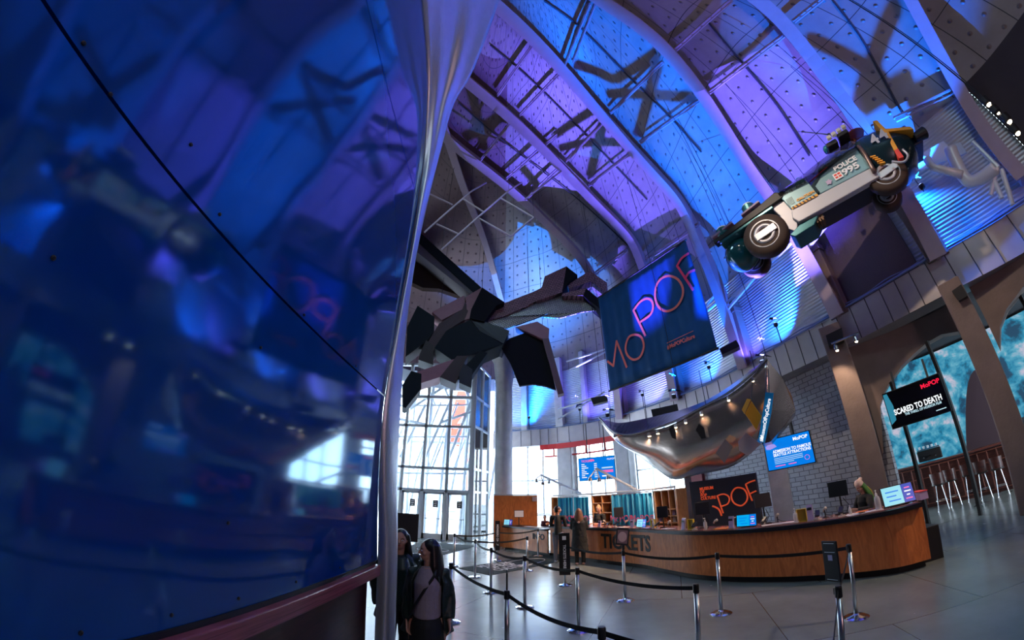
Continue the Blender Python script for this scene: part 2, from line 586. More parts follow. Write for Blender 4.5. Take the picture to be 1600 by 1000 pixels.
# ---- upper wall: corrugated sheet, z 6.3 .. 10
I_A = min(range(NL), key=lambda i: abs(az_of(LOOP[i]) + 3.0) + (LOOP[i].y < 10) * 99)
I_B = min(range(NL), key=lambda i: abs(az_of(LOOP[i]) - 84.0))
def corrugated(i0, i1, z0, z1, pitch=0.115, amp=0.022, off=0.3):
    nz = int((z1 - z0) / pitch * 6)
    P = []
    for i in range(i0, i1 + 1):
        q = LOOP[i % NL] + outward(i % NL) * off; n = outward(i % NL)
        P.append([Vector((q.x, q.y, z0 + (z1 - z0) * k / nz)) - n * (amp * math.sin(2 * PI * (z1 - z0) * k / nz / pitch)) for k in range(nz + 1)])
    return P
cw = MB(); cw.grid(corrugated(0, I_B, 6.2, 10.02))
struct(cw.build('wall_upper', M_CORR, smooth=True, fix=False))
# plain wall closing the rest of the hall, behind and beside the camera
bw = MB()
P = []
i_end = max(i for i in range(NL) if LOOP[i].x < -7 and LOOP[i].y < 17.0)
for i in range(I_B, i_end + 1):
    q = LOOP[i] + outward(i) * 0.3
    P.append([(q.x, q.y, z) for z in (0, 3, 6, 10.02)])
bw.sheet(P, 0.2)
struct(bw.build('wall_back', M_DARKC))
# high wall over the glass entrance
hw = MB(); P = []
for i in list(range(i_end, NL)) + [0]:
    q = LOOP[i] + outward(i) * 0.3
    P.append([(q.x, q.y, z) for z in (9.2, 9.6, 10.02)])
hw.sheet(P, 0.2)
struct(hw.build('wall_front', M_CONC))

# ---- balcony fascia, z 5.3 .. 6.3, along the right and far side
fb = MB(); P = []
for i in range(0, I_B + 1):
    q = LOOP[i]; n = outward(i)
    for_r = []
    prof = [(0.0, 5.3), (0.0, 6.3), (0.34, 6.3), (0.34, 6.1), (0.9, 6.1), (0.9, 5.3), (0.0, 5.3)]
    P.append([q + n * a + Vector((0, 0, z)) for a, z in prof])
fb.grid(P)
fas = struct(fb.build('trim_1', M_FASCIA))
# seams in the fascia: thin standing strips, and a cable tray along its top edge
ss = MB()
for i in range(2, I_B, 4):
    q = LOOP[i] - outward(i) * 0.008; t = Vector((-outward(i).y, outward(i).x, 0))
    ss.bar(q + Vector((0, 0, 5.3)), q + Vector((0, 0, 6.3)), 0.02, 0.02)
ss.build('seam_strips', mat('dark_seam', (0.05, 0.045, 0.05), 0.5), fas)
rb = MB()
rb.tube([LOOP[i] - outward(i) * 0.05 + Vector((0, 0, 6.34)) for i in range(0, I_B + 1)], 0.035, 6)
rb.tube([LOOP[i] - outward(i) * 0.02 + Vector((0, 0, 6.42 + 0.03 * math.sin(i * 0.5))) for i in range(0, I_B + 1)], 0.02, 6)
rb.build('ledge_conduit', mat('blue_grey_conduit', (0.16, 0.2, 0.32), 0.4, 0.4), fas)

# ---- ribs: traced steel arches, each its own structure
def sweep_ib(px_pts, width, depth, name, m, n=6, extra=None):
    pts = cat_spline([(a, b, 0) for a, b in px_pts], n)
    path = []
    for p in pts:
        loc, nrm = hit(p.x, p.y); path.append([loc, nrm])
    if extra:
        path += extra
    # smooth
    for _ in range(14):
        for i in range(1, len(path) - 1):
            path[i][0] = (path[i - 1][0] + path[i][0] * 2 + path[i + 1][0]) / 4
            path[i][1] = (path[i - 1][1] + path[i][1] * 2 + path[i + 1][1]).normalized()
    mb = MB(); P = []
    for i, (c, nn) in enumerate(path):
        t = (path[min(i + 1, len(path) - 1)][0] - path[max(i - 1, 0)][0]).normalized()
        x = t.cross(nn).normalized(); nn = x.cross(t).normalized()
        if nn.dot(path[i][1]) < 0: nn = -nn
        w, d, f, wb = width / 2, depth, 0.07, 0.06
        prof = [(-wb, 0), (-wb, d - f), (-w, d - f), (-w, d), (w, d), (w, d - f), (wb, d - f), (wb, 0)]
        P.append([c + x * a + nn * b for a, b in prof] )
    nP = len(P)
    for k in range(nP):
        P[k].append(P[k][0])
    mb.grid(P)
    mb.f.append(tuple(range(8))); mb.f.append(tuple((nP - 1) * 9 + q for q in range(8)))
    return struct(mb.build(name, m))
RIBS = {
 'a': [(668, 100), (682, 145), (695, 187), (730, 300), (755, 357), (787, 470)],
 'b': [(690, 197), (722, 228), (800, 287), (880, 365), (962, 447)],
 'c': [(690, 85), (734, 122), (819, 194), (922, 300), (982, 357), (1015, 405)],
 'd': [(700, -60), (781, 6), (847, 69), (931, 162), (1022, 260), (1069, 310), (1098, 370)],
 'e': [(860, -60), (947, 0), (1025, 53), (1100, 140), (1170, 250), (1206, 297)],
 'f': [(1080, -80), (1178, 0), (1225, 40), (1337, 190)],
 'g': [(1360, -110), (1422, 0), (1528, 203), (1600, 290)]}
FEET = {'b': (970, 640), 'c': (1055, 605), 'd': (1170, 590), 'e': (1312, 492), 'f': (1462, 395)}
for k, pts in RIBS.items():
    extra = []
    if k in FEET:
        a = math.degrees(math.atan2(ray(*FEET[k]).x, ray(*FEET[k]).y))
        p, n = loop_at_az(a); p = p + n * 0.3
        last = hit(*pts[-1])[0]
        for z in (9.6, 8.4, 7.3, 6.2):
            if z < last.z - 0.3:
                f = smoothstep(6.2, last.z, z)
                q = Vector((p.x, p.y, z)).lerp(Vector((last.x, last.y, z)), f * 0.5)
                extra.append([q, -n])
    sweep_ib(pts, 0.46 if k not in 'ag' else 0.36, 0.55, 'roof_rib', M_RIB, 8, extra)
# dark mesh infill of the bay below the car
P = []
for i in range(13):
    p, n = loop_at_az(52.8 + 12.4 * i / 12); q = p + n * .24
    P.append([(q.x, q.y, 6.36), (q.x, q.y, 8.0), (q.x, q.y, 9.9)])
mb = MB(); mb.sheet(P, .02); infill = mb.build('wall_infill', mat('dark_purple_mesh', (.07, .045, .06), .55, .2, noise=.3, nscale=40, bump=.5, bscale=60)); struct(infill)
# concrete column bands over the corrugated wall
for k in ('b', 'c', 'd', 'e', 'f'):
    a = math.degrees(math.atan2(ray(*FEET[k]).x, ray(*FEET[k]).y))
    p, n = loop_at_az(a); t = Vector((-n.y, n.x, 0))
    mb = MB(); mb.box(Vector((p.x, p.y, 7.7)) + n * 0.12, (0.62, 0.4, 3.0), Matrix((t, n, Vector((0, 0, 1)))).transposed())
    mb.box(Vector((p.x, p.y, 8.6)) + n * 0.10, (0.72, 0.46, 0.22), Matrix((t, n, Vector((0, 0, 1)))).transposed())
    struct(mb.build('wall_pier', M_CONC_WARM, bevel=0.02))

for a_, w_ in ((7.6, .5), (11.8, .3), (2.0, .4)):
    p, n = loop_at_az(a_); t = Vector((-n.y, n.x, 0))
    mb = MB(); mb.box(Vector((p.x, p.y, 8.6)) + n * .1, (w_, .35, 4.6), Matrix((t, n, Vector((0, 0, 1)))).transposed())
    struct(mb.build('wall_pier', M_CONC, bevel=.02))
# ---- purlin struts between ribs (paired tubes) and conduits
def lift(px, py, h):
    loc, nrm = hit(px, py); return loc + nrm * h
STRUTS = [((956, 170), (1037, 91)), ((1003, 216), (1097, 150)), ((883, 244), (944, 183)), ((922, 283), (990, 231)),
          ((748, 247), (798, 184)), ((787, 275), (869, 203)), ((825, 301), (872, 256)), ((1106, 142), (1228, 51)),
          ((1050, 78), (1140, 0)), ((1237, 34), (1294, -10)), ((1400, 194), (1490, 150)), ((778, 142), (831, 66)),
          ((812, 173), (875, 106)), ((881, 94), (922, 0)), ((893, 90), (930, 0)), ((1010, 405), (1100, 345)), ((930, 425), (985, 385))]
for (a, b) in STRUTS:
    mb = MB()
    p, q = lift(*a, 0.35), lift(*b, 0.35)
    mb.bar(p, q, 0.09, 0.06)
    off = Vector((0, 0, -0.16))
    mb.tube([p + off, q + off], 0.035, 8)
    for s in range(1, 6):
        c = p.lerp(q, s / 6)
        mb.tube([c, p.lerp(q, (s + 0.5) / 6.5) + off], 0.015, 5)
    struct(mb.build('purlin_strut', M_RIB))
COND = [[(850, 0), (906, 41), (984, 119), (1050, 184), (1097, 237)], [(766, 69), (825, 119), (912, 206), (1012, 311)],
        [(716, 159), (787, 219), (906, 312), (985, 385)], [(1300, 0), (1341, 53), (1372, 106), (1412, 181)],
        [(1106, 34), (1162, 100), (1216, 166), (1266, 244)], [(985, -10), (1060, 0)]]
for i, c in enumerate(COND[:5]):
    pts = cat_spline([(a, b, 0) for a, b in c], 5)
    mb = MB(); mb.tube([lift(p.x, p.y, 0.09) for p in pts], 0.035, 6)
    struct(mb.build('ceiling_conduit', mat('dark_conduit', (0.03, 0.03, 0.04), 0.5)))
# bars added over the wash lamps to throw X shadows into the vault
ARMS = {'cd': [((950, 147), (1087, 153)), ((1028, 97), (997, 212)), ((900, 100), (960, 125)), ((960, 125), (1028, 81))],
        'bc': [((875, 231), (990, 225)), ((944, 184), (922, 275)), ((866, 212), (931, 169))],
        'ab': [((734, 134), (756, 231)), ((725, 215), (787, 178)), ((815, 260), (840, 290))],
        'de': [((1040, 60), (1209, 50)), ((1125, 15), (1103, 122)), ((1069, -5), (1034, 50))],
        'ef': [((1269, 62), (1381, 125)), ((1400, 10), (1344, 169)), ((1344, 169), (1425, 125)), ((1416, 153), (1487, 144))]}
def foot(k, z, inn=0.3):
    a = math.degrees(math.atan2(ray(*FEET[k]).x, ray(*FEET[k]).y))
    p, n = loop_at_az(a)
    return Vector((p.x, p.y, z)) - n * inn
for a, b in [('d', 'e'), ('c', 'd'), ('b', 'c'), ('e', 'f')]:
    mb = MB()
    mb.bar(foot(a, 8.6), foot(b, 9.6), 0.09, 0.09); mb.bar(foot(a, 8.9), foot(b, 9.2), 0.07, 0.07)
    struct(mb.build('wall_brace', M_WHITEST))
# the wash lamps themselves
FLAPS = {'ab': ('b', 'c', (830, 240)), 'bc': ('c', 'd', (930, 250)), 'cd': ('d', 'e', (1040, 180)), 'de': ('e', 'f', (1170, 130)), 
         'low_b': ('c', 'd', (1000, 340)), 'low_c': ('d', 'e', (1110, 270)), 'low_d': ('e', 'f', (1230, 200))}
WL = {'far': 'small blue wash lamp on the fascia ledge nearest the entrance column', 'ab': 'small violet wash lamp on the fascia ledge behind the hanging sculpture',
      'bc': 'violet wash lamp hung above the left part of the metal canopy', 'cd': 'blue wash lamp hung above the middle of the metal canopy', 'de': 'violet wash lamp hung by the right end of the metal canopy',
      'ef': 'blue wash lamp hung before the blue corrugated bay at the right', 'fg': 'small bright lamp fixed on the dark purple wall bay below the police car', 'low_b': 'violet wash lamp on the fascia ledge behind the banner, left one',
      'low_c': 'blue wash lamp on the fascia ledge by the right edge of the banner', 'low_d': 'violet wash lamp on the fascia ledge under the nose of the police car'}
for k, (p, e, c, t) in BAYS.items():
    Lp = Vector(p); o = thing('wash_lamp', WL[k], 'lamp', (p[0], p[1], p[2] - .22))
    mb = MB(); mb.lathe([(.03, 0), (.07, .02), (.08, .12), (.06, .14)], 12); mb.build('lamp_body', M_BLACK, o)
    mb = MB(); mb.lathe([(.055, .14), (.05, .15), (.02, .155)], 12); mb.build('lens', mat('blue_white_lens', (.5, .7, 1), .3, emit=(.45, .6, 1), estr=5), o)
    q, n = loop_at_az(az_of(Lp)); mb = MB()
    if k in ('far', 'ab', 'low_b', 'low_c', 'low_d'):
        mb.tube([(0, 0, 0), (0, 0, 6.42 - p[2] + .22)], .02, 6)
        mb.bar((0, 0, 6.42 - p[2] + .22), (q.x - p[0], q.y - p[1], 6.36 - p[2] + .22), .04, .03); mb.build('bracket', M_BLACK, o)
    else:
        loc = BVH.ray_cast(Lp + Vector((n.x * .25, n.y * .25, 0)), Vector((0, 0, 1)))[0]
        mb.tube([(0, 0, .02), (n.x * .25, n.y * .25, .05), (n.x * .25, n.y * .25, loc.z - p[2] + .02)], .01, 6); mb.build('drop_rod', M_BLACK, o)
    # added flaps that cut each lamp's light to its bay between two ribs
    if k in FLAPS:
        e_c = (hit(*FLAPS[k][2])[0] - Lp).normalized()
        for rk in FLAPS[k][:2]:
            row = []
            for a, b in RIBS[rk]:
                e_ = (hit(max(-60, a), max(b, -60))[0] - Lp).normalized()
                out = e_ - e_c * e_.dot(e_c); out.normalize()
                row.append([Lp + e_ * .10 - o.location, Lp + e_ * .10 + out * .17 - o.location])
            l0, l1 = row[0], row[1]; row.insert(0, [l0[0] + (l0[0] - l1[0]).normalized() * .12, l0[1] + (l0[0] - l1[0]).normalized() * .12])
            l0, l1 = row[-1], row[-2]; row.append([l0[0] + (l0[0] - l1[0]).normalized() * .12, l0[1] + (l0[0] - l1[0]).normalized() * .12])
            mb = MB(); mb.sheet(row, .003); mb.build('light_flap', M_BLACK, o)
    for a, b in ARMS.get(k, []):
        f = 0.05
        pa, pb = Lp.lerp(hit(*a)[0], f) - o.location, Lp.lerp(hit(*b)[0], f) - o.location
        mb = MB(); mb.tube([pa, (pa + pb) / 2 + Vector((0, 0, .004)), pb], 0.011, 6); mb.build('shadow_bar', M_BLACK, o)
# ================================================================== LOWER WALLS, WINDOWS, ENTRANCE
def arc_pts(a0, a1, off, n=12):
    """points on the loop between azimuths, pushed outward by off"""
    out = []
    for i in range(n + 1):
        p, nn = loop_at_az(a0 + (a1 - a0) * i / n)
        out.append((p + nn * off, nn))
    return out
def wall_arc(a0, a1, off, z0, z1, name, m, thick=0.2, n=12):
    P = [[(p.x, p.y, z0), (p.x, p.y, z1)] for p, nn in arc_pts(a0, a1, off, n)]
    o = MB(); Q = [[(p.x + nn.x * thick, p.y + nn.y * thick, z0), (p.x + nn.x * thick, p.y + nn.y * thick, z1)] for p, nn in arc_pts(a0, a1, off, n)]
    o.grid(P); o.grid(Q)
    k = len(P)
    for i in range(k - 1):
        for j in (0, 1):
            o.f.append((2 * i + j, 2 * i + 2 + j, 2 * k + 2 * i + 2 + j, 2 * k + 2 * i + j))
    for i in (0, k - 1):
        o.f.append((2 * i, 2 * i + 1, 2 * k + 2 * i + 1, 2 * k + 2 * i))
    return struct(o.build(name, m))
def m_block():
    m = bpy.data.materials.new('concrete_block_wall'); m.use_nodes = True
    nt = m.node_tree; b = nt.nodes['Principled BSDF']; L = nt.links.new
    uv = N(nt, 'ShaderNodeUVMap')
    br = N(nt, 'ShaderNodeTexBrick', offset=0.5)
    for k, v in (('Scale', 1.0), ('Mortar Size', 0.012), ('Brick Width', 0.30), ('Row Height', 0.16), ('Mortar Smooth', 0.3)):
        br.inputs[k].default_value = v
    br.inputs['Color1'].default_value = (.40, .42, .47, 1); br.inputs['Color2'].default_value = (.33, .35, .40, 1); br.inputs['Mortar'].default_value = (.12, .12, .14, 1)
    L(uv.outputs[0], br.inputs['Vector']); L(br.outputs['Color'], b.inputs['Base Color'])
    bp = N(nt, 'ShaderNodeBump', i_Strength=0.8, i_Distance=0.02, invert=True); L(br.outputs['Fac'], bp.inputs['Height']); L(bp.outputs[0], b.inputs['Normal'])
    b.inputs['Roughness'].default_value = 0.55
    return m
M_BLOCK = m_block()
def uv_wall(o):
    """u = arc length, v = height"""
    uvl = o.data.uv_layers.new(name='UVMap')
    for pl in o.data.polygons:
        for l in pl.loop_indices:
            p = o.data.vertices[o.data.loops[l].vertex_index].co
            uvl.data[l].uv = (R(az_of(p)) * 13.0, p.z)
M_MAROON = mat('maroon_painted_wall', (0.20, 0.015, 0.03), 0.5)
M_RED = mat('red_painted_steel', (0.62, 0.03, 0.03), 0.4)
wb = wall_arc(27.0, 52.3, 0.75, 0, 6.2, 'wall_right', M_BLOCK); uv_wall(wb)
wall_arc(24.9, 27.2, 0.55, 0, 5.4, 'wall_pier', M_MAROON)
M_WOOD = None
def m_wood(name, c1, c2, scale=1.0, rough=0.35, stretch=(1, 1, 12)):
    m = bpy.data.materials.new(name); m.use_nodes = True
    nt = m.node_tree; b = nt.nodes['Principled BSDF']; L = nt.links.new
    tc = N(nt, 'ShaderNodeTexCoord'); mp = N(nt, 'ShaderNodeMapping'); mp.inputs['Scale'].default_value = stretch
    L(tc.outputs['Object'], mp.inputs[0])
    no = N(nt, 'ShaderNodeTexNoise', i_Scale=2.2 * scale, i_Detail=8.0, i_Distortion=1.6); L(mp.outputs[0], no.inputs['Vector'])
    cr = N(nt, 'ShaderNodeValToRGB'); cr.color_ramp.elements[0].position = .32; cr.color_ramp.elements[1].position = .68
    cr.color_ramp.elements[0].color = (*c1, 1); cr.color_ramp.elements[1].color = (*c2, 1)
    L(no.outputs[0], cr.inputs[0]); L(cr.outputs[0], b.inputs['Base Color'])
    b.inputs['Roughness'].default_value = rough; b.inputs['Coat Weight'].default_value = 0.15
    return m
M_WOOD = m_wood('oiled_plywood', (0.46, 0.12, 0.03), (0.68, 0.21, 0.055), stretch=(4, 4, 1))
M_WOODL = m_wood('pale_birch_ply', (0.55, 0.24, 0.08), (0.70, 0.36, 0.14), stretch=(3, 3, 1))
M_DKWOOD = m_wood('dark_red_wood', (0.035, 0.012, 0.010), (0.09, 0.028, 0.022), stretch=(3, 1, 8))
M_LEDGE = m_wood('red_streaked_ledge', (0.16, 0.025, 0.03), (0.42, 0.10, 0.12), stretch=(1, .5, 30))

def glass_mat(name='clear_glass', tint=(0.93, 0.97, 1.0)):
    if name in MATS: return MATS[name]
    m = bpy.data.materials.new(name); m.use_nodes = True
    nt = m.node_tree; nt.nodes.clear(); L = nt.links.new
    out = N(nt, 'ShaderNodeOutputMaterial'); mx = N(nt, 'ShaderNodeMixShader'); t = N(nt, 'ShaderNodeBsdfTransparent'); g = N(nt, 'ShaderNodeBsdfGlossy')
    t.inputs[0].default_value = (*tint, 1); g.inputs['Roughness'].default_value = 0.02
    fr = N(nt, 'ShaderNodeFresnel', i_IOR=1.45)
    L(fr.outputs[0], mx.inputs[0]); L(t.outputs[0], mx.inputs[1]); L(g.outputs[0], mx.inputs[2]); L(mx.outputs[0], out.inputs[0])
    MATS[name] = m
    return m
M_GLASS = glass_mat()

# ---- window bands under the fascia (az -3 .. 25)
def window_bay(name, a0, a1, off, z0, z1, nv_, zs):
    pts = arc_pts(a0, a1, off, max(nv_, 1))
    mb = MB()
    for (p, n) in pts:
        mb.bar((p.x, p.y, z0), (p.x, p.y, z1), 0.09, 0.12, up=n)
    for z in [z0 + .04] + zs + [z1 - .04]:
        for i in range(len(pts) - 1):
            a, b = pts[i][0], pts[i + 1][0]
            mb.bar((a.x, a.y, z), (b.x, b.y, z), 0.12, 0.08)
    fr = struct(mb.build(name, M_ALU))
    g = MB()
    for i in range(len(pts) - 1):
        a, b = pts[i][0], pts[i + 1][0]
        g.bar((a.x, a.y, (z0 + z1) / 2), (b.x, b.y, (z0 + z1) / 2), 0.012, z1 - z0 - .1)
    g.build('window_pane', M_GLASS, fr)
window_bay('window_1', -3.0, 7.0, 0.5, 0, 5.4, 4, [1.1, 3.2])
window_bay('window_2', 9.4, 15.6, 0.5, 0, 5.4, 3, [1.1, 3.3])
window_bay('window_3', 18.2, 25.0, 0.5, 0, 5.4, 3, [1.1, 3.3])
for a in (8.15, 16.9):
    p, n = loop_at_az(a); t = Vector((-n.y, n.x, 0))
    mb = MB(); mb.box(Vector((p.x, p.y, 2.7)) + n * .35, (0.95, 0.9, 5.4), Matrix((t, n, Vector((0, 0, 1)))).transposed())
    struct(mb.build('wall_column', M_CONC, bevel=.05))
# red steel band under the ledge
mb = MB(); P = [[(p.x - n.x * .1, p.y - n.y * .1, 5.0), (p.x - n.x * .1, p.y - n.y * .1, 5.3)] for p, n in arc_pts(4.5, 17.5, 0.05, 10)]
mb.sheet(P, 0.15); red = struct(mb.build('trim_2', M_RED))
mb = MB()
for a in (6.5, 11.5, 14.5):
    p, n = loop_at_az(a); mb.tube([(p.x, p.y, 5.05), (p.x, p.y, 4.55)], .05, 8)
pp = [p + Vector((0, 0, 4.6)) for p, n in arc_pts(5, 16.5, .1, 8)]
mb.tube(pp, .05, 8)
mb.build('lower_rail', M_RED, red)
# big round concrete column by the entrance
mb = MB(); c = az_d(-1.3, 18.9)
mb.lathe([(0.47, 0), (0.45, 4), (0.44, 8), (0.6, 9.4), (1.2, 10.4)], 28, (c.x, c.y, 0))
struct(mb.build('wall_column', M_CONC, smooth=True))
# columns at right
def pier(az0, az1, d, z1, name, m, depth=0.6, z0=0):
    a, b = az_d(az0, d), az_d(az1, d); mid = (a + b) / 2; t = (b - a).normalized(); n = Vector((t.y, -t.x, 0))
    if n.dot(mid) < 0: n = -n
    mb = MB(); mb.box(Vector((mid.x, mid.y, (z0 + z1) / 2)) + n * depth / 2, ((b - a).length, depth, z1 - z0), Matrix((t, n, Vector((0, 0, 1)))).transposed())
    return struct(mb.build(name, m, bevel=.03))
pier(37.4, 40.2, 13.7, 5.5, 'wall_column', M_CONC)
pier(49.3, 52.4, 12.1, 6.0, 'wall_column', M_CONC_WARM)
pier(66.0, 68.9, 11.4, 5.5, 'wall_column', M_CONC_WARM)
pier(25.7, 26.7, 14.6, 5.0, 'wall_column', M_CONC_WARM, 0.4)

# ---- café recess at the right: curved back wall, soffit, arch beam
def polar_wall(a0, a1, d, z0, z1, name, m, n=14, t=0.2):
    mb = MB(); P = [[az_d(a0 + (a1 - a0) * i / n, d, z0), az_d(a0 + (a1 - a0) * i / n, d, z1)] for i in range(n + 1)]
    mb.sheet(P, -t); return struct(mb.build(name, m))
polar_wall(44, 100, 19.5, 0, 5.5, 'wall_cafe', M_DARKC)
mb = MB(); P = []
for i in range(15):
    a = 27 + (100 - 27) * i / 14
    p, n = loop_at_az(a)
    P.append([Vector((p.x, p.y, 5.32)) + n * .05, az_d(a, 19.6, 5.32)])
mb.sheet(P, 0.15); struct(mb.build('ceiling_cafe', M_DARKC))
# arched concrete spandrel over the opening
def arch(a0, a1, d, zt, rise_pts, name, m, depth=0.5):
    """flat-topped panel whose lower edge follows rise_pts [(az, z)]"""
    mb = MB(); P0 = []; 
    for az, z in rise_pts:
        P0.append([az_d(az, d, z), az_d(az, d, zt)])
    mb.sheet(P0, -depth)
    return struct(mb.build(name, m))
arch(51.8, 66.5, 12.8, 5.3, [(51.8, 1.6), (52.8, 2.2), (53.4, 2.9), (53.9, 3.4), (54.8, 3.7), (56, 3.95), (58, 4.25), (60, 4.45), (62, 4.6), (64, 4.65), (66.5, 4.5)], 'trim_3', M_CONC_WARM)
arch(69.4, 90, 12.2, 5.3, [(69.4, 3.6), (70.5, 4.1), (72, 4.4), (75, 4.7), (80, 4.8), (90, 4.8)], 'trim_4', M_CONC_WARM)
# solid return beyond the last arch, dark
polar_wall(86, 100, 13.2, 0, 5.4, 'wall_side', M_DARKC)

# ---- glass entrance tower, z 0 .. 9.3
zs = [2.4, 3.55, 5.75, 7.35, 9.25]
XF = [-8.2, -6.9, -5.65, -4.55, -3.3, -2.12]; YF = 18.9
mb = MB()
for i, x in enumerate(XF):
    mb.box((x, YF, 4.65), (0.16, 0.2, 9.3))
for z in zs:
    mb.box(((XF[0] + XF[-1]) / 2, YF, z), (XF[-1] - XF[0], 0.2, 0.14))
e0, e1 = Vector((-1.95, 18.5, 0)), Vector((-1.35, 20.9, 0))
for p in (e0, (e0 + e1) / 2, e1):
    mb.box((p.x, p.y, 4.65), (0.14, 0.14, 9.3))
mb.box((-2.05, 18.7, 4.65), (0.10, 0.5, 9.3))
for z in zs:
    mb.bar((e0.x, e0.y, z), (e1.x, e1.y, z), 0.1, 0.12)
tower = struct(mb.build('window_4', M_ALU, bevel=.01))
g = MB(); g.box(((XF[0] + XF[-1]) / 2, YF, 5.8), (XF[-1] - XF[0], 0.015, 6.9)); g.bar((e0.x, e0.y, 4.6), (e1.x, e1.y, 4.6), .015, 9.1)
g.build('window_pane', M_GLASS, tower)
br = MB()
for (a, b) in [((625, 715), (665, 632)), ((660, 725), (702, 630)), ((697, 727), (736, 627)), ((640, 640), (700, 600)), ((690, 660), (745, 640)), ((625, 655), (690, 668))]:
    p = at_plane(*a, (0, YF + .5, 0), Vector((0, 1, 0))); q = at_plane(*b, (0, YF + .5, 0), Vector((0, 1, 0)))
    br.tube([p, q], .085, 8)
for x in (-7.5, -6.2, -5.0, -3.9, -2.7):
    br.tube([(x, YF + .9, 0), (x + .5, YF + .9, 9.2)], .085, 8)
for z in (3.2, 5.2, 7.0): br.tube([(-8, YF + .9, z), (-2.4, YF + .9, z + .2)], .06, 8)
for x in (-7.0, -5.4, -4.4, -3.2): br.tube([(x, YF + 1.2, 3.5), (x + 1.3, YF + 1.2, 7.4)], .06, 8); br.tube([(x + .9, YF + 1.4, 7.3), (x, YF + 1.4, 9.2)], .07, 8)
br.build('lattice_braces', M_WHITEST, tower)
# doors
def door(n_, x0, x1):
    y = YF
    mb = MB(); h = 2.33
    for x in (x0 + .05, x1 - .05): mb.box((x, y, h / 2), (.1, .06, h))
    mb.box(((x0 + x1) / 2, y, .14), (x1 - x0, .06, .28)); mb.box(((x0 + x1) / 2, y, h - .05), (x1 - x0, .06, .1))
    d = struct(mb.build('door_%d' % n_, M_ALU))
    g = MB(); g.box(((x0 + x1) / 2, y, 1.3), (x1 - x0 - .2, .015, 2.0)); g.build('door_pane', M_GLASS, d)
    b = MB(); b.tube([(x0 + .15, y - .07, 1.02), (x1 - .15, y - .07, 1.02)], .018, 8); b.build('push_bar', M_STEEL, d)
    s = MB(); s.box(((x0 + x1) / 2 + .1, y - .03, 1.75), (.26, .015, .36)); s.build('door_notice', M_BLACK, d)
    s2 = MB()
    for k in range(3): s2.box(((x0 + x1) / 2 + .1, y - .04, 1.84 - k * .09), (.16 - .04 * (k == 2), .004, .035))
    s2.build('notice_lettering', mat('white_print', (.8, .8, .8), .5), d)
for i in range(2, 5):
    door(i - 1, XF[i] + .08, XF[i + 1] - .08)
struct_left = MB(); struct_left.box((XF[0] - 2.3, YF, 4.65), (4.4, .3, 9.3)); struct(struct_left.build('wall_left_end', M_CONC))

# ---- outside: paved plaza, neighbouring buildings, second lattice facade, red sculpture
mb = MB(); mb.box((0, 66, -.25), (160, 95, .3)); struct(mb.build('plaza_ground', mat('pale_paving', (.55, .57, .6), .7)))
def building(x, y, wx, wy, h, rows, cols, c, label):
    t = thing('office_building', label, 'building', (x, y, 0))
    m = MB(); m.box((0, 0, h / 2), (wx, wy, h)); m.build('wall_block', mat('pale_facade_%d' % int(abs(x)), c, .8), t)
    for r in range(rows):
        for k in range(cols):
            q = MB(); q.box((-wx / 2 + wx * (k + .5) / cols, -wy / 2 - .03, h * (r + .6) / rows), (wx / cols * .6, .08, h / rows * .5))
            q.build('window', mat('blue_grey_glazing', (.45, .58, .68), .3), t)
    return t
building(-14, 62, 16, 8, 8, 3, 7, (.75, .76, .78), 'pale office building seen through the left entrance doors')
building(9, 58, 18, 8, 7.5, 3, 8, (.78, .72, .66), 'cream low building seen through the windows behind the ticket counter')
# outer lattice
mb = MB()
for i in range(7):
    x = -8.6 + i * 1.15
    mb.tube([(x, 22.4, 0), (x, 22.4, 9.0)], .12, 8)
    mb.tube([(x, 22.4, 3.4 if i % 2 else 0.2), (x + 1.15, 22.4, 7.2)], .09, 8)
for z in (2.5, 5.4, 8.4): mb.box((-5.2, 22.4, z), (7.2, .14, .14))
tag(mb.build('steel_lattice', M_WHITEST), 'white steel tube lattice standing outside behind the entrance glass', 'lattice')
# red sculpture outside
rs = thing('red_sculpture', 'tall folded orange red steel sculpture outside the entrance', 'sculpture', (-5.2, 36, 0))
def rs_part(poly, t, name):
    m = MB(); m.prism([at_plane(a, b, (0, 36, 0), Vector((0, 1, 0))) for a, b in poly], (0, t, 0)); m.build(name, mat('orange_red_paint', (.85, .06, .03), .35), rs, world=True)
rs_part([(716, 608), (734, 606), (731, 640), (706, 672), (703, 655)], .8, 'upper_blade')
rs_part([(703, 668), (733, 655), (731, 690), (722, 702), (704, 690)], 1.2, 'lower_blade')
m = MB(); m.lathe([(.5, 0), (.35, .1), (.3, 6)], 12, (-4.6, 36.4, 0)); m.build('sculpture_post', mat('orange_red_paint'), rs, world=True)

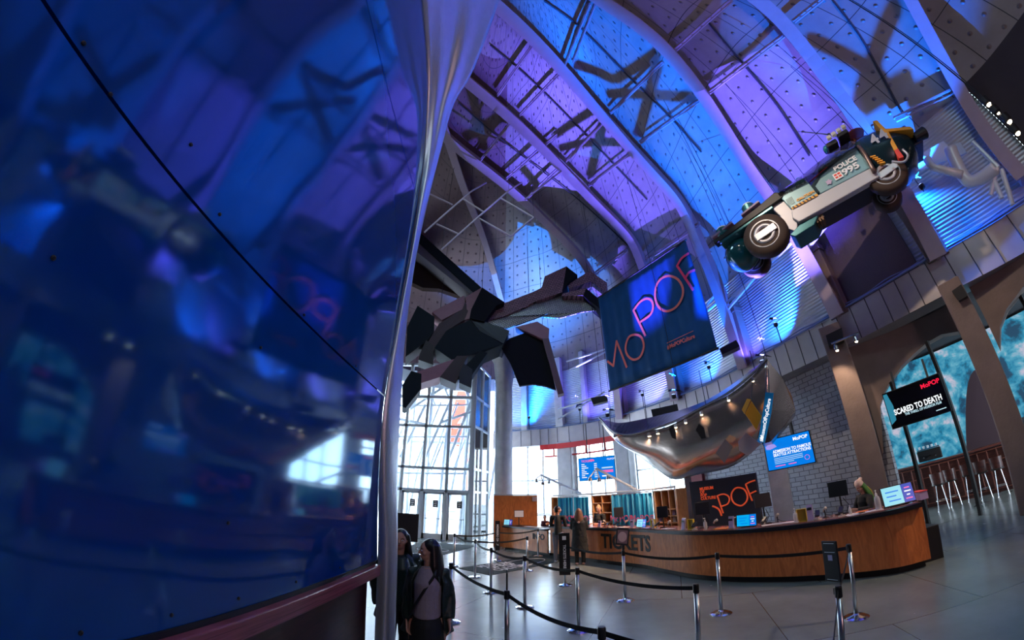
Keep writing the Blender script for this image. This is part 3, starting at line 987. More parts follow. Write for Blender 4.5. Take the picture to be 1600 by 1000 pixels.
# ================================================================== LEFT GLOSSY CLADDING
XP = -1.38            # the cladding plane is 1.38 m to the left of the lens
SK = 1.38 / 2.17
def SV(p):
    p = Vector(p); return EYE + (p - EYE) * SK
def SZ(z): return 2.1 + (z - 2.1) * SK
def m_panel():
    m = bpy.data.materials.new('glossy_blue_cladding'); m.use_nodes = True
    nt = m.node_tree; b = nt.nodes['Principled BSDF']; L = nt.links.new
    tc = N(nt, 'ShaderNodeTexCoord'); no = N(nt, 'ShaderNodeTexNoise', i_Scale=0.5, i_Detail=2.0); L(tc.outputs['Object'], no.inputs['Vector'])
    bp = N(nt, 'ShaderNodeBump', i_Strength=0.06, i_Distance=0.2); L(no.outputs[0], bp.inputs['Height']); L(bp.outputs[0], b.inputs['Normal'])
    b.inputs['Base Color'].default_value = (0.001, 0.05, 0.26, 1)
    b.inputs['Roughness'].default_value = 0.07
    b.inputs['Specular IOR Level'].default_value = 1.0
    b.inputs['Specular Tint'].default_value = (0.35, 0.7, 1, 1)
    b.inputs['IOR'].default_value = 1.65
    return m
M_PANEL = m_panel()
edge = [(6.16, 1.0), (5.95, 2.2), (5.77, 3.5), (5.84, 5.2), (5.87, 6.75), (5.7, 8.2), (5.43, 9.4), (4.8, 10.7), (3.9, 11.6), (2.4, 12.1), (0, 12.3), (-6.5, 12.3)]
edge = [(y * SK, SZ(z)) for y, z in edge]
def edge_y(z):
    for (y0, z0), (y1, z1) in zip(edge, edge[1:]):
        if z0 <= z <= z1 and z1 > z0: return y0 + (y1 - y0) * (z - z0) / (z1 - z0)
    return 6.16 * SK
lw = MB(); lw.box((XP - .82, -.2, SZ(1) / 2), (1.5, 8.1, SZ(1))); 
wl = struct(lw.build('wall_left', M_DKWOOD))
core = MB(); core.prism([(XP - .06, max(y - .1, -4.1), z - .03) for y, z in edge] + [(XP - .06, -4.2, SZ(1))], (-1.4, 0, 0)); core.build('core_wall', M_DARKC, wl)
def clad(z0, z1):
    zsamp = [z0] + [z for (_, z) in edge if z0 < z < z1] + [z1]
    poly = [(XP, edge_y(z) if z < SZ(12.2) else -4.2, z) for z in zsamp] + [(XP, -4.2, z1), (XP, -4.2, z0)]
    m = MB(); m.prism(poly, (-.03, 0, 0)); return m.build('cladding_sheet', M_PANEL, wl)
clad(SZ(1.0), SZ(3.685)); clad(SZ(3.71), SZ(8.2)); clad(SZ(8.225), SZ(12.25))
ld = MB(); ld.box((XP + .02, -.15, SZ(.86)), (.09, 8.0, .115)); ld.build('ledge_rail', M_LEDGE, wl, bevel=.01)
gp = MB(); gp.box((XP - .005, -.15, SZ(.975)), (.03, 8.0, .03)); gp.build('shadow_gap', M_BLACK, wl)
sc_ = MB(); X90 = Euler((0, R(90), 0)).to_matrix()
for y in (5.9, 4.75, 3.7, 2.8, 2.1, 1.45, .8): sc_.lathe([(.009, 0), (.009, .006), (.005, .008)], 8, (XP, y * SK, SZ(1.09)), X90)
for a, b in [(130, 68), (172, 148), (83, 403), (407, 543), (356, 817), (475, 492), (556, 572), (298, 226), (343, 335)]:
    p = at_plane(a, b, (XP, 0, 0), Vector((1, 0, 0))); sc_.lathe([(.009, 0), (.009, .006), (.005, .008)], 8, p, X90)
sc_.build('panel_screws', M_BLACK, wl)
# end strip: pale metal skin that closes the wall's end and folds out overhead
le = [(XP + .004, y, z) for y, z in [(6.16 * SK, 0.0)] + edge[:11]]
re = [(-1.86, 6.3, 0), (-1.87, 6.3, 1.0), (-1.94, 6.25, 2.3), (-2.0, 6.2, 3.6), (-2.06, 6.1, 5.2), (-2.07, 6.02, 6.8), (-2.0, 5.9, 8.4),
      (-1.84, 5.6, 10.2), (-1.62, 5.15, 11.7), (-1.1, 4.6, 12.8), (-.4, 3.2, 15.0), (0.2, 1.0, 16.2)]
re = [SV(p) for p in re]; re[0].z = 0; le = cat_spline(le, 4); re = cat_spline(re, 4)
P = []
for i, (a, b) in enumerate(zip(le, re)):
    row = []
    fold = smoothstep(25, 40, i)
    for k in range(17):
        t = k / 16
        q = Vector(a).lerp(Vector(b), t)
        bulge = .075 * math.sin(PI * t) * (1 - fold) + fold * (.06 * math.sin(PI * t * 5 + i * .12) * math.sin(PI * t))
        q += Vector((0.2, -1, 0)).normalized() * bulge
        row.append(q)
    P.append(row)
es = MB(); es.sheet(P, .01)
struct(es.build('trim_5', mat('pale_zinc_skin', (0.70, 0.76, 0.84), 0.38, 0.8, noise=.1, nscale=6, bump=.2, bscale=60), smooth=True))
# ================================================================== TICKET COUNTER
M_TOP = mat('dark_counter_laminate', (0.015, 0.015, 0.022), 0.3)
M_TOPF = mat('painted_rosy_reflection', (0.30, 0.12, 0.12), 0.18)  # rosy colour paints the pinkish reflection on the dark counter top
CB = [(az_d(a, d)) for a, d in [(-1.2, 15.9), (0.5, 15.55), (4.7, 14.2), (8, 13.3), (12, 12.3), (18.4, 11.05), (21.9, 10.15), (27.1, 9.15), (35.6, 8.5), (43.8, 8.2), (51.5, 8.12), (55.5, 8.4)]]
CBS = cat_spline(CB, 8)
CL = [0.0]
for i in range(1, len(CBS)): CL.append(CL[-1] + (CBS[i] - CBS[i - 1]).length)
def counter_pt(s):
    s = max(0, min(CL[-1] - 1e-4, s)); i = max(k for k in range(len(CL)) if CL[k] <= s)
    i = min(i, len(CBS) - 2)
    t = (s - CL[i]) / (CL[i + 1] - CL[i]); p = CBS[i].lerp(CBS[i + 1], t)
    tan = (CBS[min(i + 2, len(CBS) - 1)] - CBS[max(i - 1, 0)]).normalized(); n = Vector((-tan.y, tan.x, 0))
    if n.dot(p) < 0: n = -n
    return p, tan, n
def s_at_az(a):
    return min((abs(az_of(counter_pt(CL[-1] * k / 600)[0]) - a), CL[-1] * k / 600) for k in range(601))[1]
def counter_run(s0, s1, prof, n=60):
    P = []
    for k in range(n + 1):
        p, t, nn = counter_pt(s0 + (s1 - s0) * k / n)
        P.append([Vector((p.x, p.y, 0)) + nn * a + Vector((0, 0, z)) for a, z in prof + [prof[0]]])
    mb = MB(); mb.grid(P); m = len(prof)
    mb.f.append(tuple(range(m))); mb.f.append(tuple(n * (m + 1) + q for q in range(m)))
    return mb
S_INFO, S_MAIN, S_STEP = 0.0, s_at_az(5.6), s_at_az(21.6)
p0 = CBS[len(CBS) // 2]
ct = thing('ticket_counter', 'long curved plywood ticket counter with black top and TICKETS lettering', 'counter', (4.0, 9.6, 0))
counter_run(S_MAIN, CL[-1], [(0, .13), (0, 1.04), (.06, 1.04), (.06, .13)]).build('front_panel', M_WOOD, ct, world=True)
counter_run(S_MAIN, CL[-1], [(.12, 0), (.12, .14), (.6, .14), (.6, 0)]).build('toe_kick', M_BLACK, ct, world=True)
counter_run(S_MAIN, CL[-1], [(.62, .13), (.62, 1.04), (.68, 1.04), (.68, .13)]).build('back_panel', M_WOOD, ct, world=True)
counter_run(S_MAIN, S_STEP, [(-.07, 1.04), (-.07, 1.11), (.75, 1.11), (.75, 1.04)]).build('counter_top', M_TOP, ct, world=True)
counter_run(S_STEP, CL[-1], [(-.10, 1.04), (-.10, 1.12), (.75, 1.12), (.75, 1.04)]).build('counter_top', M_TOP, ct, world=True)
counter_run(S_MAIN, CL[-1], [(.0, 1.121), (.0, 1.128), (.72, 1.128), (.72, 1.121)]).build('reflection_sheet', M_TOPF, ct, world=True)
p, t, n = counter_pt(CL[-1]); ec = MB(); R3 = Matrix((t, n, Vector((0, 0, 1)))).transposed()
ec.box(p + n * .34 + Vector((0, 0, .585)) + t * .02, (.05, .68, .91), R3); ec.build('end_panel', M_WOOD, ct, world=True)
mb = MB(); mb.box(p + n * .55 + t * .28 + Vector((0, 0, .3)), (.45, .5, .6), R3)
tag(mb.build('cable_box', M_BLACK, bevel=.01), 'low black box on the floor against the right end of the ticket counter', 'box')
inf = thing('information_counter', 'lower plywood counter section with INFO lettering at the far left end', 'counter', (0.3, 15.3, 0))
S_I1 = s_at_az(5.2)
counter_run(0, S_I1, [(0, .1), (0, .92), (.06, .92), (.06, .1)], 20).build('front_panel', M_WOOD, inf, world=True)
counter_run(0, S_I1, [(.1, 0), (.1, .1), (.6, .1), (.6, 0)], 20).build('toe_kick', M_BLACK, inf, world=True)
counter_run(0, S_I1, [(-.12, .92), (-.12, .98), (.75, .98), (.75, .92)], 20).build('counter_top', M_TOP, inf, world=True)
p, t, n = counter_pt(0); mb = MB(); R3 = Matrix((t, n, Vector((0, 0, 1)))).transposed(); mb.box(p + n * .3 + Vector((0, 0, .5)), (.05, .6, .84), R3); mb.build('end_panel', M_WOOD, inf, world=True)
p, t, n = counter_pt(s_at_az(5.35)); mb = MB(); mb.box(p - n * .012 + Vector((0, 0, .5)), (.05, .02, .6), Matrix((t, n, Vector((0, 0, 1)))).transposed()); mb.build('light_strip', M_WOODL, inf, world=True)
def curved_text(s, size, s_mid, z, parent, m, name='lettering', off=.008, xs=1.0, fo=0.0):
    o = text_mesh(s, size, .006, m, name, None, None, fo, 'CENTER', xs)
    me = o.data
    bm = bmesh.new(); bm.from_mesh(me)
    bmesh.ops.subdivide_edges(bm, edges=[e for e in bm.edges if e.calc_length() > .12], cuts=2); bm.to_mesh(me); bm.free()
    for v in me.vertices:
        p, t, n = counter_pt(s_mid + v.co.x)
        q = Vector((p.x, p.y, z + v.co.y)) - n * (off + v.co.z)
        v.co = q - parent.location
    o.parent = parent
    return o
curved_text('TICKETS', .60, s_at_az(16.6), .70, ct, M_BLACK, xs=.88, fo=.016)
curved_text('INFO', .30, s_at_az(3.9), .66, inf, M_BLACK, xs=1.0, fo=.008)

# ---- pocket of wood screening at the left, behind the info desk
a0, a1 = az_d(-2.7, 17.0), az_d(3.8, 16.6)
wp = thing('plywood_screen', 'tall plain plywood screen panel behind the information counter', 'panel', ((a0 + a1) / 2))
mb = MB(); mb.bar(a0 + Vector((0, 0, 1.12)), a1 + Vector((0, 0, 1.12)), .06, 2.24); mb.build('panel', M_WOOD, wp, world=True)
mb = MB(); mb.bar(a0 + Vector((0, 0, 2.27)), a1 + Vector((0, 0, 2.27)), .1, .05); mb.build('top_trim', M_ALU, wp, world=True)
mb = MB(); q = a1.lerp(a0, .06) + Vector((0, -.06, 2.08)); mb.box(q, (.22, .05, .2)); mb.build('corner_bracket', M_STEEL, wp, world=True)

# ---- back partitions with turquoise curtains and shelves
M_CURT = mat('turquoise_curtain', (0.003, 0.21, 0.42), 0.6)
M_PINK = mat('pink_print', (0.85, 0.12, 0.28), 0.5)
def part_pts(a0, a1, dd):
    return az_d(a0, dd(a0)), az_d(a1, dd(a1))
DB = lambda a: 15.6 - (a - 6.4) * 0.225
def logo_text(s, size, m, parent, o, x, name='logo_lettering'):
    """upright text at o, running along x"""
    M = frame_m(o, x); t = text_mesh(s, size, .003, m, name, parent, Matrix.Translation(-parent.location) @ M)
    return t
def curtain(a0, a1, txt, label):
    p, q = part_pts(a0, a1, DB); x = (q - p).normalized(); n = Vector((-x.y, x.x, 0)); n = n if n.dot(p) < 0 else -n
    t = thing('partition_curtain', label, 'curtain', (p + q) / 2, group=None)
    L = (q - p).length; nn = 60; P = []
    for i in range(nn + 1):
        u = i / nn; w = .03 * math.sin(u * L * 26 + 1.3 * math.sin(u * 9)) + .015 * math.sin(u * 57)
        P.append([p + x * (u * L) + n * (w + .06) + Vector((0, 0, z)) for z in (.08, 1.1, 2.1)])
    mb = MB(); mb.sheet(P, .006); mb.build('curtain_cloth', M_CURT, t, smooth=True, world=True)
    mb = MB(); mb.tube([p + n * .06 + Vector((0, 0, 2.13)), q + n * .06 + Vector((0, 0, 2.13))], .02, 8); mb.build('curtain_rail', M_STEEL, t, world=True)
    logo_text(txt, .34, M_PINK, t, (p + q) / 2 + n * .125 + Vector((0, 0, 1.28)), x)
    return t
curtain(7.1, 9.35, 'MoPOP', 'turquoise curtain with pink logo behind the man in the hoodie')
curtain(9.45, 11.7, 'MoPOP', 'turquoise curtain with pink logo beside the shelf left of the standing clerk')
curtain(15.1, 17.95, 'MoPOP', 'pale lit turquoise curtain left of the thin divider, right of the standing clerk')
curtain(18.1, 21.0, 'MoPOP', 'turquoise curtain right of the thin divider beside the brochure shelves')
def shelf_unit(a0, a1, zs_, label, cols=2, door_=False):
    p, q = part_pts(a0, a1, DB); x = (q - p).normalized(); n = Vector((x.y, -x.x, 0)); n = n if n.dot(p) > 0 else -n
    t = thing('shelf_unit', label, 'shelf', (p + q) / 2)
    R3 = Matrix((x, n, Vector((0, 0, 1)))).transposed(); c = (p + q) / 2; L = (q - p).length
    for s in (p, q):
        mb = MB(); mb.box(s + n * .2 + Vector((0, 0, 1.07)), (.07, .42, 2.14), R3); mb.build('side_panel', M_WOODL, t, world=True)
    mb = MB(); mb.box(c + n * .4 + Vector((0, 0, 1.07)), (L, .02, 2.14), R3); mb.build('back_panel', M_WOOD, t, world=True)
    for z in zs_:
        mb = MB(); mb.box(c + n * .2 + Vector((0, 0, z)), (L, .4, .03), R3); mb.build('shelf', M_WOODL, t, world=True)
    for k in range(1, cols):
        mb = MB(); mb.box(p.lerp(q, k / cols) + n * .2 + Vector((0, 0, 1.07)), (.03, .4, 2.1), R3); mb.build('divider', M_WOODL, t, world=True)
    return t
shelf_unit(12.0, 14.9, [.6, 1.15, 1.5, 1.85, 2.12], 'birch shelf unit with open shelves behind the standing clerk', 2)
shelf_unit(6.0, 6.9, [.8, 1.6, 2.12], 'narrow birch post unit at the left end of the curtain wall', 1)
bs = shelf_unit(21.2, 24.3, [.9, 1.15, 1.35, 1.55, 2.12], 'wooden brochure rack with small pigeonholes beside the maroon wall', 3)
# white tubular top rail and strut lights leaning over the partitions
rt = thing('rail_top', 'pale aluminium rail along the top of the curtain partitions', 'rail', az_d(15, DB(15)))
mb = MB(); mb.tube([az_d(a, DB(a), 2.2) for a in (6.2, 9, 12, 15, 18, 21, 24.3)], .035, 8); mb.build('top_rail', M_ALU, rt, world=True)
for a in (7, 12, 15, 18, 21, 24.2):
    mb = MB(); q = az_d(a, DB(a) + .5); mb.tube([(q.x, q.y, 0), az_d(a, DB(a), 2.2)], .025, 8); mb.build('support_post', M_ALU, rt, world=True)
M_LAMPW = mat('warm_lamp_lens', (1, .9, .7), .3, emit=(1, .78, .5), estr=14)
def track_arm(pa, pb, d, heads, label):
    A, B = at_d(*pa, d), at_d(*pb, d - 1.2)
    t = thing('arm_light', label, 'lamp', (B.x, B.y, B.z))
    mb = MB(); mb.tube([A, B], .045, 8); mb.build('arm', M_WHITEST, t, world=True)
    mb = MB(); mb.tube([B.lerp(A, .5), B.lerp(A, .5) - Vector((0, 0, B.lerp(A, .5).z - 2.2))], .03, 8); mb.build('prop_strut', M_WHITEST, t, world=True)
    for h in heads:
        q = at_d(*h, d - .1)
        mb = MB(); mb.tube([A, q], .025, 6); mb.build('lamp_arm', M_WHITEST, t, world=True)
        mb = MB(); mb.lathe([(.03, 0), (.07, -.05), (.09, -.16), (.08, -.165)], 12, q); mb.build('lamp_head', M_STEEL, t, world=True)
track_arm((932, 732), (994, 765), 14.2, [(922, 745), (936, 746), (950, 742)], 'white tube arm with small lamp heads in front of the blue price screen')
track_arm((845, 742), (908, 771), 16.6, [(838, 748), (848, 752), (858, 750)], 'white tube arm with small lamp heads before the left window')
# ================================================================== SCREENS AND SIGNS
def emis(name, c, s=1.0):
    return mat(name, (0.01, 0.01, 0.01), .25, emit=c, estr=s)
M_SBLUE = emis('screen_blue', (0.0, .18, .72), 1.0); M_SWHITE = emis('screen_white', (.9, .95, 1), 1.0); M_SPINK = emis('screen_pink', (.85, .15, .45), .9)
M_SBLACK = mat('screen_black', (.004, .004, .006), .12); M_SRED = emis('screen_red', (.9, .01, .05), 1.0); M_SPALE = emis('screen_pale', (.5, .75, .85), .9)
M_CASE = mat('black_plastic_case', (.012, .012, .014), .35)
def flat_frame(c0, c1, z0, z1):
    """plane through ground points c0->c1 (left to right), returns function (u 0..1, v 0..1, lift)"""
    x = (c1 - c0); L = x.length; x = x.normalized(); n = Vector((x.y, -x.x, 0)); n = n if n.dot(c0) < 0 else -n
    return (lambda u, v, h=0: c0 + x * (u * L) + Vector((0, 0, z0 + (z1 - z0) * v)) + n * h), x, n, L
def tv(a0, a1, d0, d1, z0, z1, name, label, bg, cat='screen'):
    c0, c1 = az_d(a0, d0), az_d(a1, d1)
    F, x, n, L = flat_frame(c0, c1, z0, z1)
    t = thing(name, label, cat, F(.5, .5, -.05))
    R3 = Matrix((x, n, Vector((0, 0, 1)))).transposed()
    mb = MB(); mb.box(F(.5, .5, -.04), (L + .05, .07, z1 - z0 + .05), R3); mb.build('casing', M_CASE, t, world=True, bevel=.008)
    mb = MB(); mb.box(F(.5, .5, 0), (L, .006, z1 - z0), R3); mb.build('display', bg, t, world=True)
    return t, F, x, n, L, R3
def tline(t, F, x, u, v, s, size, m, align='LEFT', xs=1.0, fo=0.0, h=.008, name='screen_lettering'):
    M = frame_m(F(u, v, h), x); return text_mesh(s, size, .001, m, name, t, Matrix.Translation(-t.location) @ M, fo, align, xs)
def tbar(t, F, x, n, u0, u1, v, hh, m, L, name='text_rule', h=.006):
    a, b = F(u0, v, h), F(u1, v, h); mb = MB(); mb.bar(a, b, .003, hh); mb.build(name, m, t, world=True)
# admission screen
t, F, x, n, L, R3 = tv(37.7, 44.0, 11.2, 10.9, 2.26, 3.06, 'wall_screen', 'blue flat screen reading ADMISSION TO FAMOUS SEATTLE ATTRACTIONS', M_SBLUE)
tline(t, F, x, .64, .86, 'MoPOP', .125, M_SWHITE, fo=.003)
tline(t, F, x, .16, .58, 'ADMISSION TO FAMOUS', .11, M_SWHITE, fo=.003, xs=.85); tline(t, F, x, .16, .46, 'SEATTLE ATTRACTIONS', .11, M_SWHITE, fo=.003, xs=.85)
for k in range(4): tbar(t, F, x, n, .16, .78 - .2 * (k == 3), .35 - k * .055, .014, M_SPALE, L)
tbar(t, F, x, n, .16, .38, .10, .025, M_SPINK, L); tbar(t, F, x, n, .45, .62, .10, .025, M_SPINK, L)
mb = MB(); mb.tube([F(.86 + .05 * math.cos(q * PI / 8), .2 + .075 * math.sin(q * PI / 8), .006) for q in range(16)], .005, 5, closed=True); mb.build('round_badge', M_SPINK, t, world=True)
mb = MB(); mb.prism([F(.02, .8, .005), F(.1, .86, .005), F(.22, .84, .005), F(.27, .74, .005), F(.12, .68, .005), F(.03, .7, .005)], n * .002); mb.build('pink_cloud', emis('screen_lilac', (.35, .3, .8), .9), t, world=True)
mb = MB(); mb.bar(F(.5, .5, -.08), F(.5, .5, -.9) , .08, .08); mb.bar(F(.5, .5, -.9), F(.5, 1.9, -.9), .08, .08); mb.build('mount_arm', M_BLACK, t, world=True)
# scared to death screen
t, F, x, n, L, R3 = tv(54.6, 61.8, 11.5, 11.2, 2.62, 3.50, 'wall_screen', 'black flat screen reading SCARED TO DEATH beneath the concrete arch', M_SBLACK)
tline(t, F, x, .66, .83, 'MoPOP', .15, M_SRED, fo=.004)
tline(t, F, x, .10, .40, 'SCARED TO DEATH', .19, M_SWHITE, fo=.006, xs=.72); tline(t, F, x, .27, .27, 'THE THRILL OF HORROR FILM', .085, M_SPALE, xs=.8, fo=.002)
tbar(t, F, x, n, .78, .95, .1, .02, M_SPALE, L)
mb = MB(); mb.prism([F(.0, .98, .004), F(.07, .98, .004), F(.12, .6, .004), F(.1, .2, .004), F(0, .1, .004)], n * .002); mb.build('pale_edge_image', emis('screen_teal', (.03, .25, .38), .8), t, world=True)
for u in (.2, .8):
    mb = MB(); mb.bar(F(u, .5, -.1), F(u, 1.6, -.4), .05, .05); mb.build('mount_arm', M_BLACK, t, world=True)
# price screen
t, F, x, n, L, R3 = tv(10.3, 15.7, 15.0, 14.6, 2.75, 3.62, 'price_screen', 'blue screen listing ticket prices hanging before the window', M_SBLUE)
tline(t, F, x, .07, .86, 'TICKETS', .12, M_SPINK, fo=.003)
tline(t, F, x, .80, .87, 'MoPOP', .10, M_SWHITE)
for k in range(8):
    tbar(t, F, x, n, .07, .16 + .05 * ((k * 7) % 3), .72 - k * .085, .03, M_SWHITE, L); tbar(t, F, x, n, .43, .51, .72 - k * .085, .03, M_SWHITE, L)
tbar(t, F, x, n, .64, .95, .5, .05, M_SPALE, L); tbar(t, F, x, n, .64, .95, .34, .1, M_SPINK, L); tbar(t, F, x, n, .64, .86, .14, .05, M_SWHITE, L)
mb = MB(); mb.prism([F(.37 + .08 * math.cos(q * PI / 8), .84 + .1 * math.sin(q * PI / 8), .005) for q in range(9)], n * .002); mb.build('pink_dome', M_SPINK, t, world=True)
for u in (.25, .75):
    mb = MB(); mb.tube([F(u, 1, -.05), F(u, 2.6, -.05)], .02, 6); mb.build('hanger_rod', M_BLACK, t, world=True)
# grey museum sign
M_SIGN = mat('slate_sign_board', (.045, .052, .075), .3, noise=.2, nscale=1.2)
M_GLOWLET = mat('orange_red_letters', (1.0, .16, .06), .4, emit=(1, .12, .04), estr=.25)  # painted letters; faint glow added to brighten them
c0, c1 = az_d(26.5, 11.55), az_d(35.75, 11.2)
F, x, n, L = flat_frame(c0, c1, 0, 2.28)
sg = thing('museum_sign', 'large slate sign board with orange POP letters standing behind the counter', 'sign', (c0 + c1) / 2)
R3 = Matrix((x, n, Vector((0, 0, 1)))).transposed()
mb = MB(); mb.box(F(.5, .52, -.03), (L, .05, 2.18), R3); mb.build('board', M_SIGN, sg, world=True, bevel=.01)
for u in (0.0, 1.0):
    mb = MB(); mb.box(F(u, .5, -.08), (.06, .08, 2.28), R3); mb.build('frame_post', M_STEEL, sg, world=True)
def on_plane(F0, n0):
    P0 = F0(.5, .5, 0)
    return lambda px, py, h=.012: at_plane(px, py, P0 + n0 * h, n0)
SP = on_plane(F, n)
def stroke(pts, w, m, name, parent, proj, smooth_n=4, closed=False, t=.012):
    q = cat_spline([(a, b, 0) for a, b in pts], smooth_n, closed) if smooth_n else [Vector((a, b, 0)) for a, b in pts]
    mb = MB(); mb.tube([proj(v.x, v.y) for v in q], w, 6, closed=closed); return mb.build(name, m, parent, world=True, smooth=True)
stroke([(1120.6, 774), (1125.3, 788), (1130, 802)], .022, M_GLOWLET, 'letter_stroke', sg, SP, 2)
stroke([(1120.6, 775), (1127, 772.5), (1133, 772.5), (1138.5, 776), (1139.5, 782), (1136, 788), (1126, 791.5)], .022, M_GLOWLET, 'letter_stroke', sg, SP)
stroke([(1156, 762), (1163, 765), (1167.5, 773), (1167, 782), (1161, 789), (1155, 790), (1147, 786), (1143, 778), (1143.5, 770), (1149, 763)], .024, M_GLOWLET, 'letter_ring', sg, SP, 4, True)
stroke([(1165, 756.5), (1170, 769.5), (1175.5, 782.5)], .022, M_GLOWLET, 'letter_stroke', sg, SP, 2)
stroke([(1165, 756.8), (1172, 753), (1180, 750.5)], .022, M_GLOWLET, 'letter_stroke', sg, SP, 2); stroke([(1172, 771.5), (1177, 769), (1181.8, 767)], .022, M_GLOWLET, 'letter_stroke', sg, SP, 2)
stroke([(1113, 791), (1118, 792.5), (1124, 797), (1127.5, 806)], .026, M_GLOWLET, 'letter_stroke', sg, SP)
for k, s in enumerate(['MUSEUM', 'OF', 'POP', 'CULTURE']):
    M = frame_m(SP(1093.2 + .6 * k, 764.5 + k * 5.0, .005), x); text_mesh(s, .115, .003, M_GLOWLET, 'sign_lettering', sg, Matrix.Translation(-sg.location) @ M, .004, 'LEFT', .88)

# ================================================================== HANGING BANNER
M_BAN = mat('navy_banner_cloth', (0.003, 0.07, 0.21), .75, noise=.25, nscale=2, bump=.15, bscale=200)
M_CORAL = mat('coral_print', (0.95, .20, .16), .6); M_HOT = mat('hot_pink_print', (.95, .04, .14), .6)
c0, c1 = az_d(16.0, 16.1), az_d(34.05, 13.0)
F, x, n, L = flat_frame(c0, c1, 6.68, 11.62)
bn = thing('hanging_banner', 'huge navy cloth banner with coral museum logo hanging from the vault', 'banner', F(.5, 0))
P = []
for i in range(61):
    u = i / 60
    P.append([F(u, v, .025 * math.sin(u * 31 + v * 2) * (1 - .5 * v) + .015 * math.sin(u * 73)) for v in [k / 12 for k in range(13)]])
mb = MB(); mb.sheet(P, -.008); mb.build('banner_cloth', M_BAN, bn, smooth=True, world=True)
for v in (0, 1):
    mb = MB(); mb.tube([F(-.01, v), F(1.01, v)], .045, 10); mb.build('batten', M_BLACK, bn, world=True)
for u in (.05, .95):
    q = F(u, 1); loc = BVH.ray_cast(q, Vector((0, 0, 1)))[0]
    mb = MB(); mb.tube([q, loc or q + Vector((0, 0, 4))], .008, 5); mb.build('hanging_cable', M_BLACK, bn, world=True)
BP = on_plane(F, n)
bp = lambda a, b: BP(a, b, .06)
C4 = lambda pts: [(900 + X / 4, 350 + Y / 4) for X, Y in pts]
def bstroke(pts, m, w=.052, closed=False, sm=4):
    mb = MB(); q = cat_spline([(a, b, 0) for a, b in C4(pts)], sm, closed) if sm else [Vector((a, b, 0)) for a, b in C4(pts)]
    pp = [bp(v.x, v.y) for v in q]
    K = []
    for i in range(len(pp)):
        a = pp[(i - 1) % len(pp)] if (closed or i > 0) else pp[0] * 2 - pp[1]; b = pp[(i + 1) % len(pp)] if (closed or i < len(pp) - 1) else pp[-1] * 2 - pp[-2]
        tt = (b - a).normalized(); s = tt.cross(n).normalized() * w; K.append([pp[i] - s, pp[i] + s])
    if closed: K.append(K[0])
    mb.sheet(K, .006, n); return mb.build('logo_stroke', m, bn, world=True)
bstroke([(196, 857), (235, 888)], M_CORAL, sm=0); bstroke([(233, 892), (254, 728)], M_CORAL, sm=0); bstroke([(252, 728), (318, 898)], M_CORAL, sm=0)
bstroke([(370, 692), (408, 708), (424, 765), (402, 828), (360, 848), (322, 820), (310, 770), (330, 708)], M_CORAL, closed=True)
bstroke([(358, 538), (434, 700)], M_CORAL, sm=0); bstroke([(356, 545), (398, 490), (440, 467), (472, 480), (482, 522), (462, 570), (402, 612)], M_CORAL)
bstroke([(580, 325), (635, 345), (667, 400), (662, 462), (622, 522), (565, 545), (518, 520), (495, 460), (502, 388), (532, 343)], M_CORAL, closed=True)
bstroke([(733, 415), (632, 262)], M_HOT, sm=0); bstroke([(630, 266), (660, 215), (706, 182)], M_HOT); bstroke([(680, 345), (705, 305), (744, 288)], M_HOT)
bstroke([(568, 745), (733, 668)], M_CORAL, .012, sm=0)
q0, q1 = bp(900 + 572 / 4, 350 + 772 / 4), bp(900 + 740 / 4, 350 + 700 / 4)
M = frame_m((q0 + q1) / 2, q1 - q0); text_mesh('#MoPOPCulture', .24, .003, M_CORAL, 'banner_lettering', bn, Matrix.Translation(-bn.location) @ M, .006, 'CENTER', (q1 - q0).length / 1.62)

# ================================================================== MIRROR-METAL CANOPY
M_CHROME = mat('mirror_steel_skin', (0.72, 0.60, 0.54), 0.2, 0.9, bump=.12, bscale=1.4)
M_CHDK = mat('dark_mirror_skin', (0.20, 0.15, 0.14), 0.25, 1.0)
rail_px = [(937, 655), (960, 677), (987, 681), (1020, 672), (1055, 660), (1095, 640), (1137, 617), (1175, 587), (1199, 562)]
rail_d = [13.2, 12.6, 12.2, 11.7, 11.2, 10.7, 10.3, 10.0, 9.8]
bot_px = [(938, 659), (962, 688), (992, 710), (1025, 732), (1055, 749), (1095, 742), (1137, 730), (1170, 712), (1190, 694)]
rail = cat_spline([at_d(*p, d) for p, d in zip(rail_px, rail_d)], 5)
bot = cat_spline([at_d(*p, d + 1.0 * min(1, i / 2)) for i, (p, d) in enumerate(zip(bot_px, rail_d))], 5)
cn = thing('metal_canopy', 'crumpled mirror steel canopy hanging over the ticket counter with a lamp rail', 'canopy', (5.8, 9.6, 2.4))
P = []
for a, b in zip(rail, bot):
    row = []
    for k in range(13):
        t_ = k / 12; q = a.lerp(b, t_); L_ = (a - b).length
        q += Vector((-a.x, -a.y, 0)).normalized() * (.16 * L_ * math.sin(PI * t_)) - Vector((0, 0, .12 * L_ * math.sin(PI * t_)))
        q += Vector((0, 0, .03 * math.sin(a.x * 5 + t_ * 7)))
        row.append(q)
    P.append(row)
mb = MB(); mb.sheet(P, .012); mb.build('mirror_skin', M_CHROME, cn, smooth=True, world=True)
back_px = [(938, 654), (966, 661), (1000, 656), (1035, 648), (1070, 639), (1105, 625), (1140, 604), (1176, 577), (1201, 560)]
backe = cat_spline([at_d(*p, d + 1.2) for p, d in zip(back_px, rail_d)], 5)
mb = MB(); mb.sheet([[a, a.lerp(b, .5), b] for a, b in zip(rail, backe)], .01); mb.build('upper_skin', M_CHDK, cn, world=True)
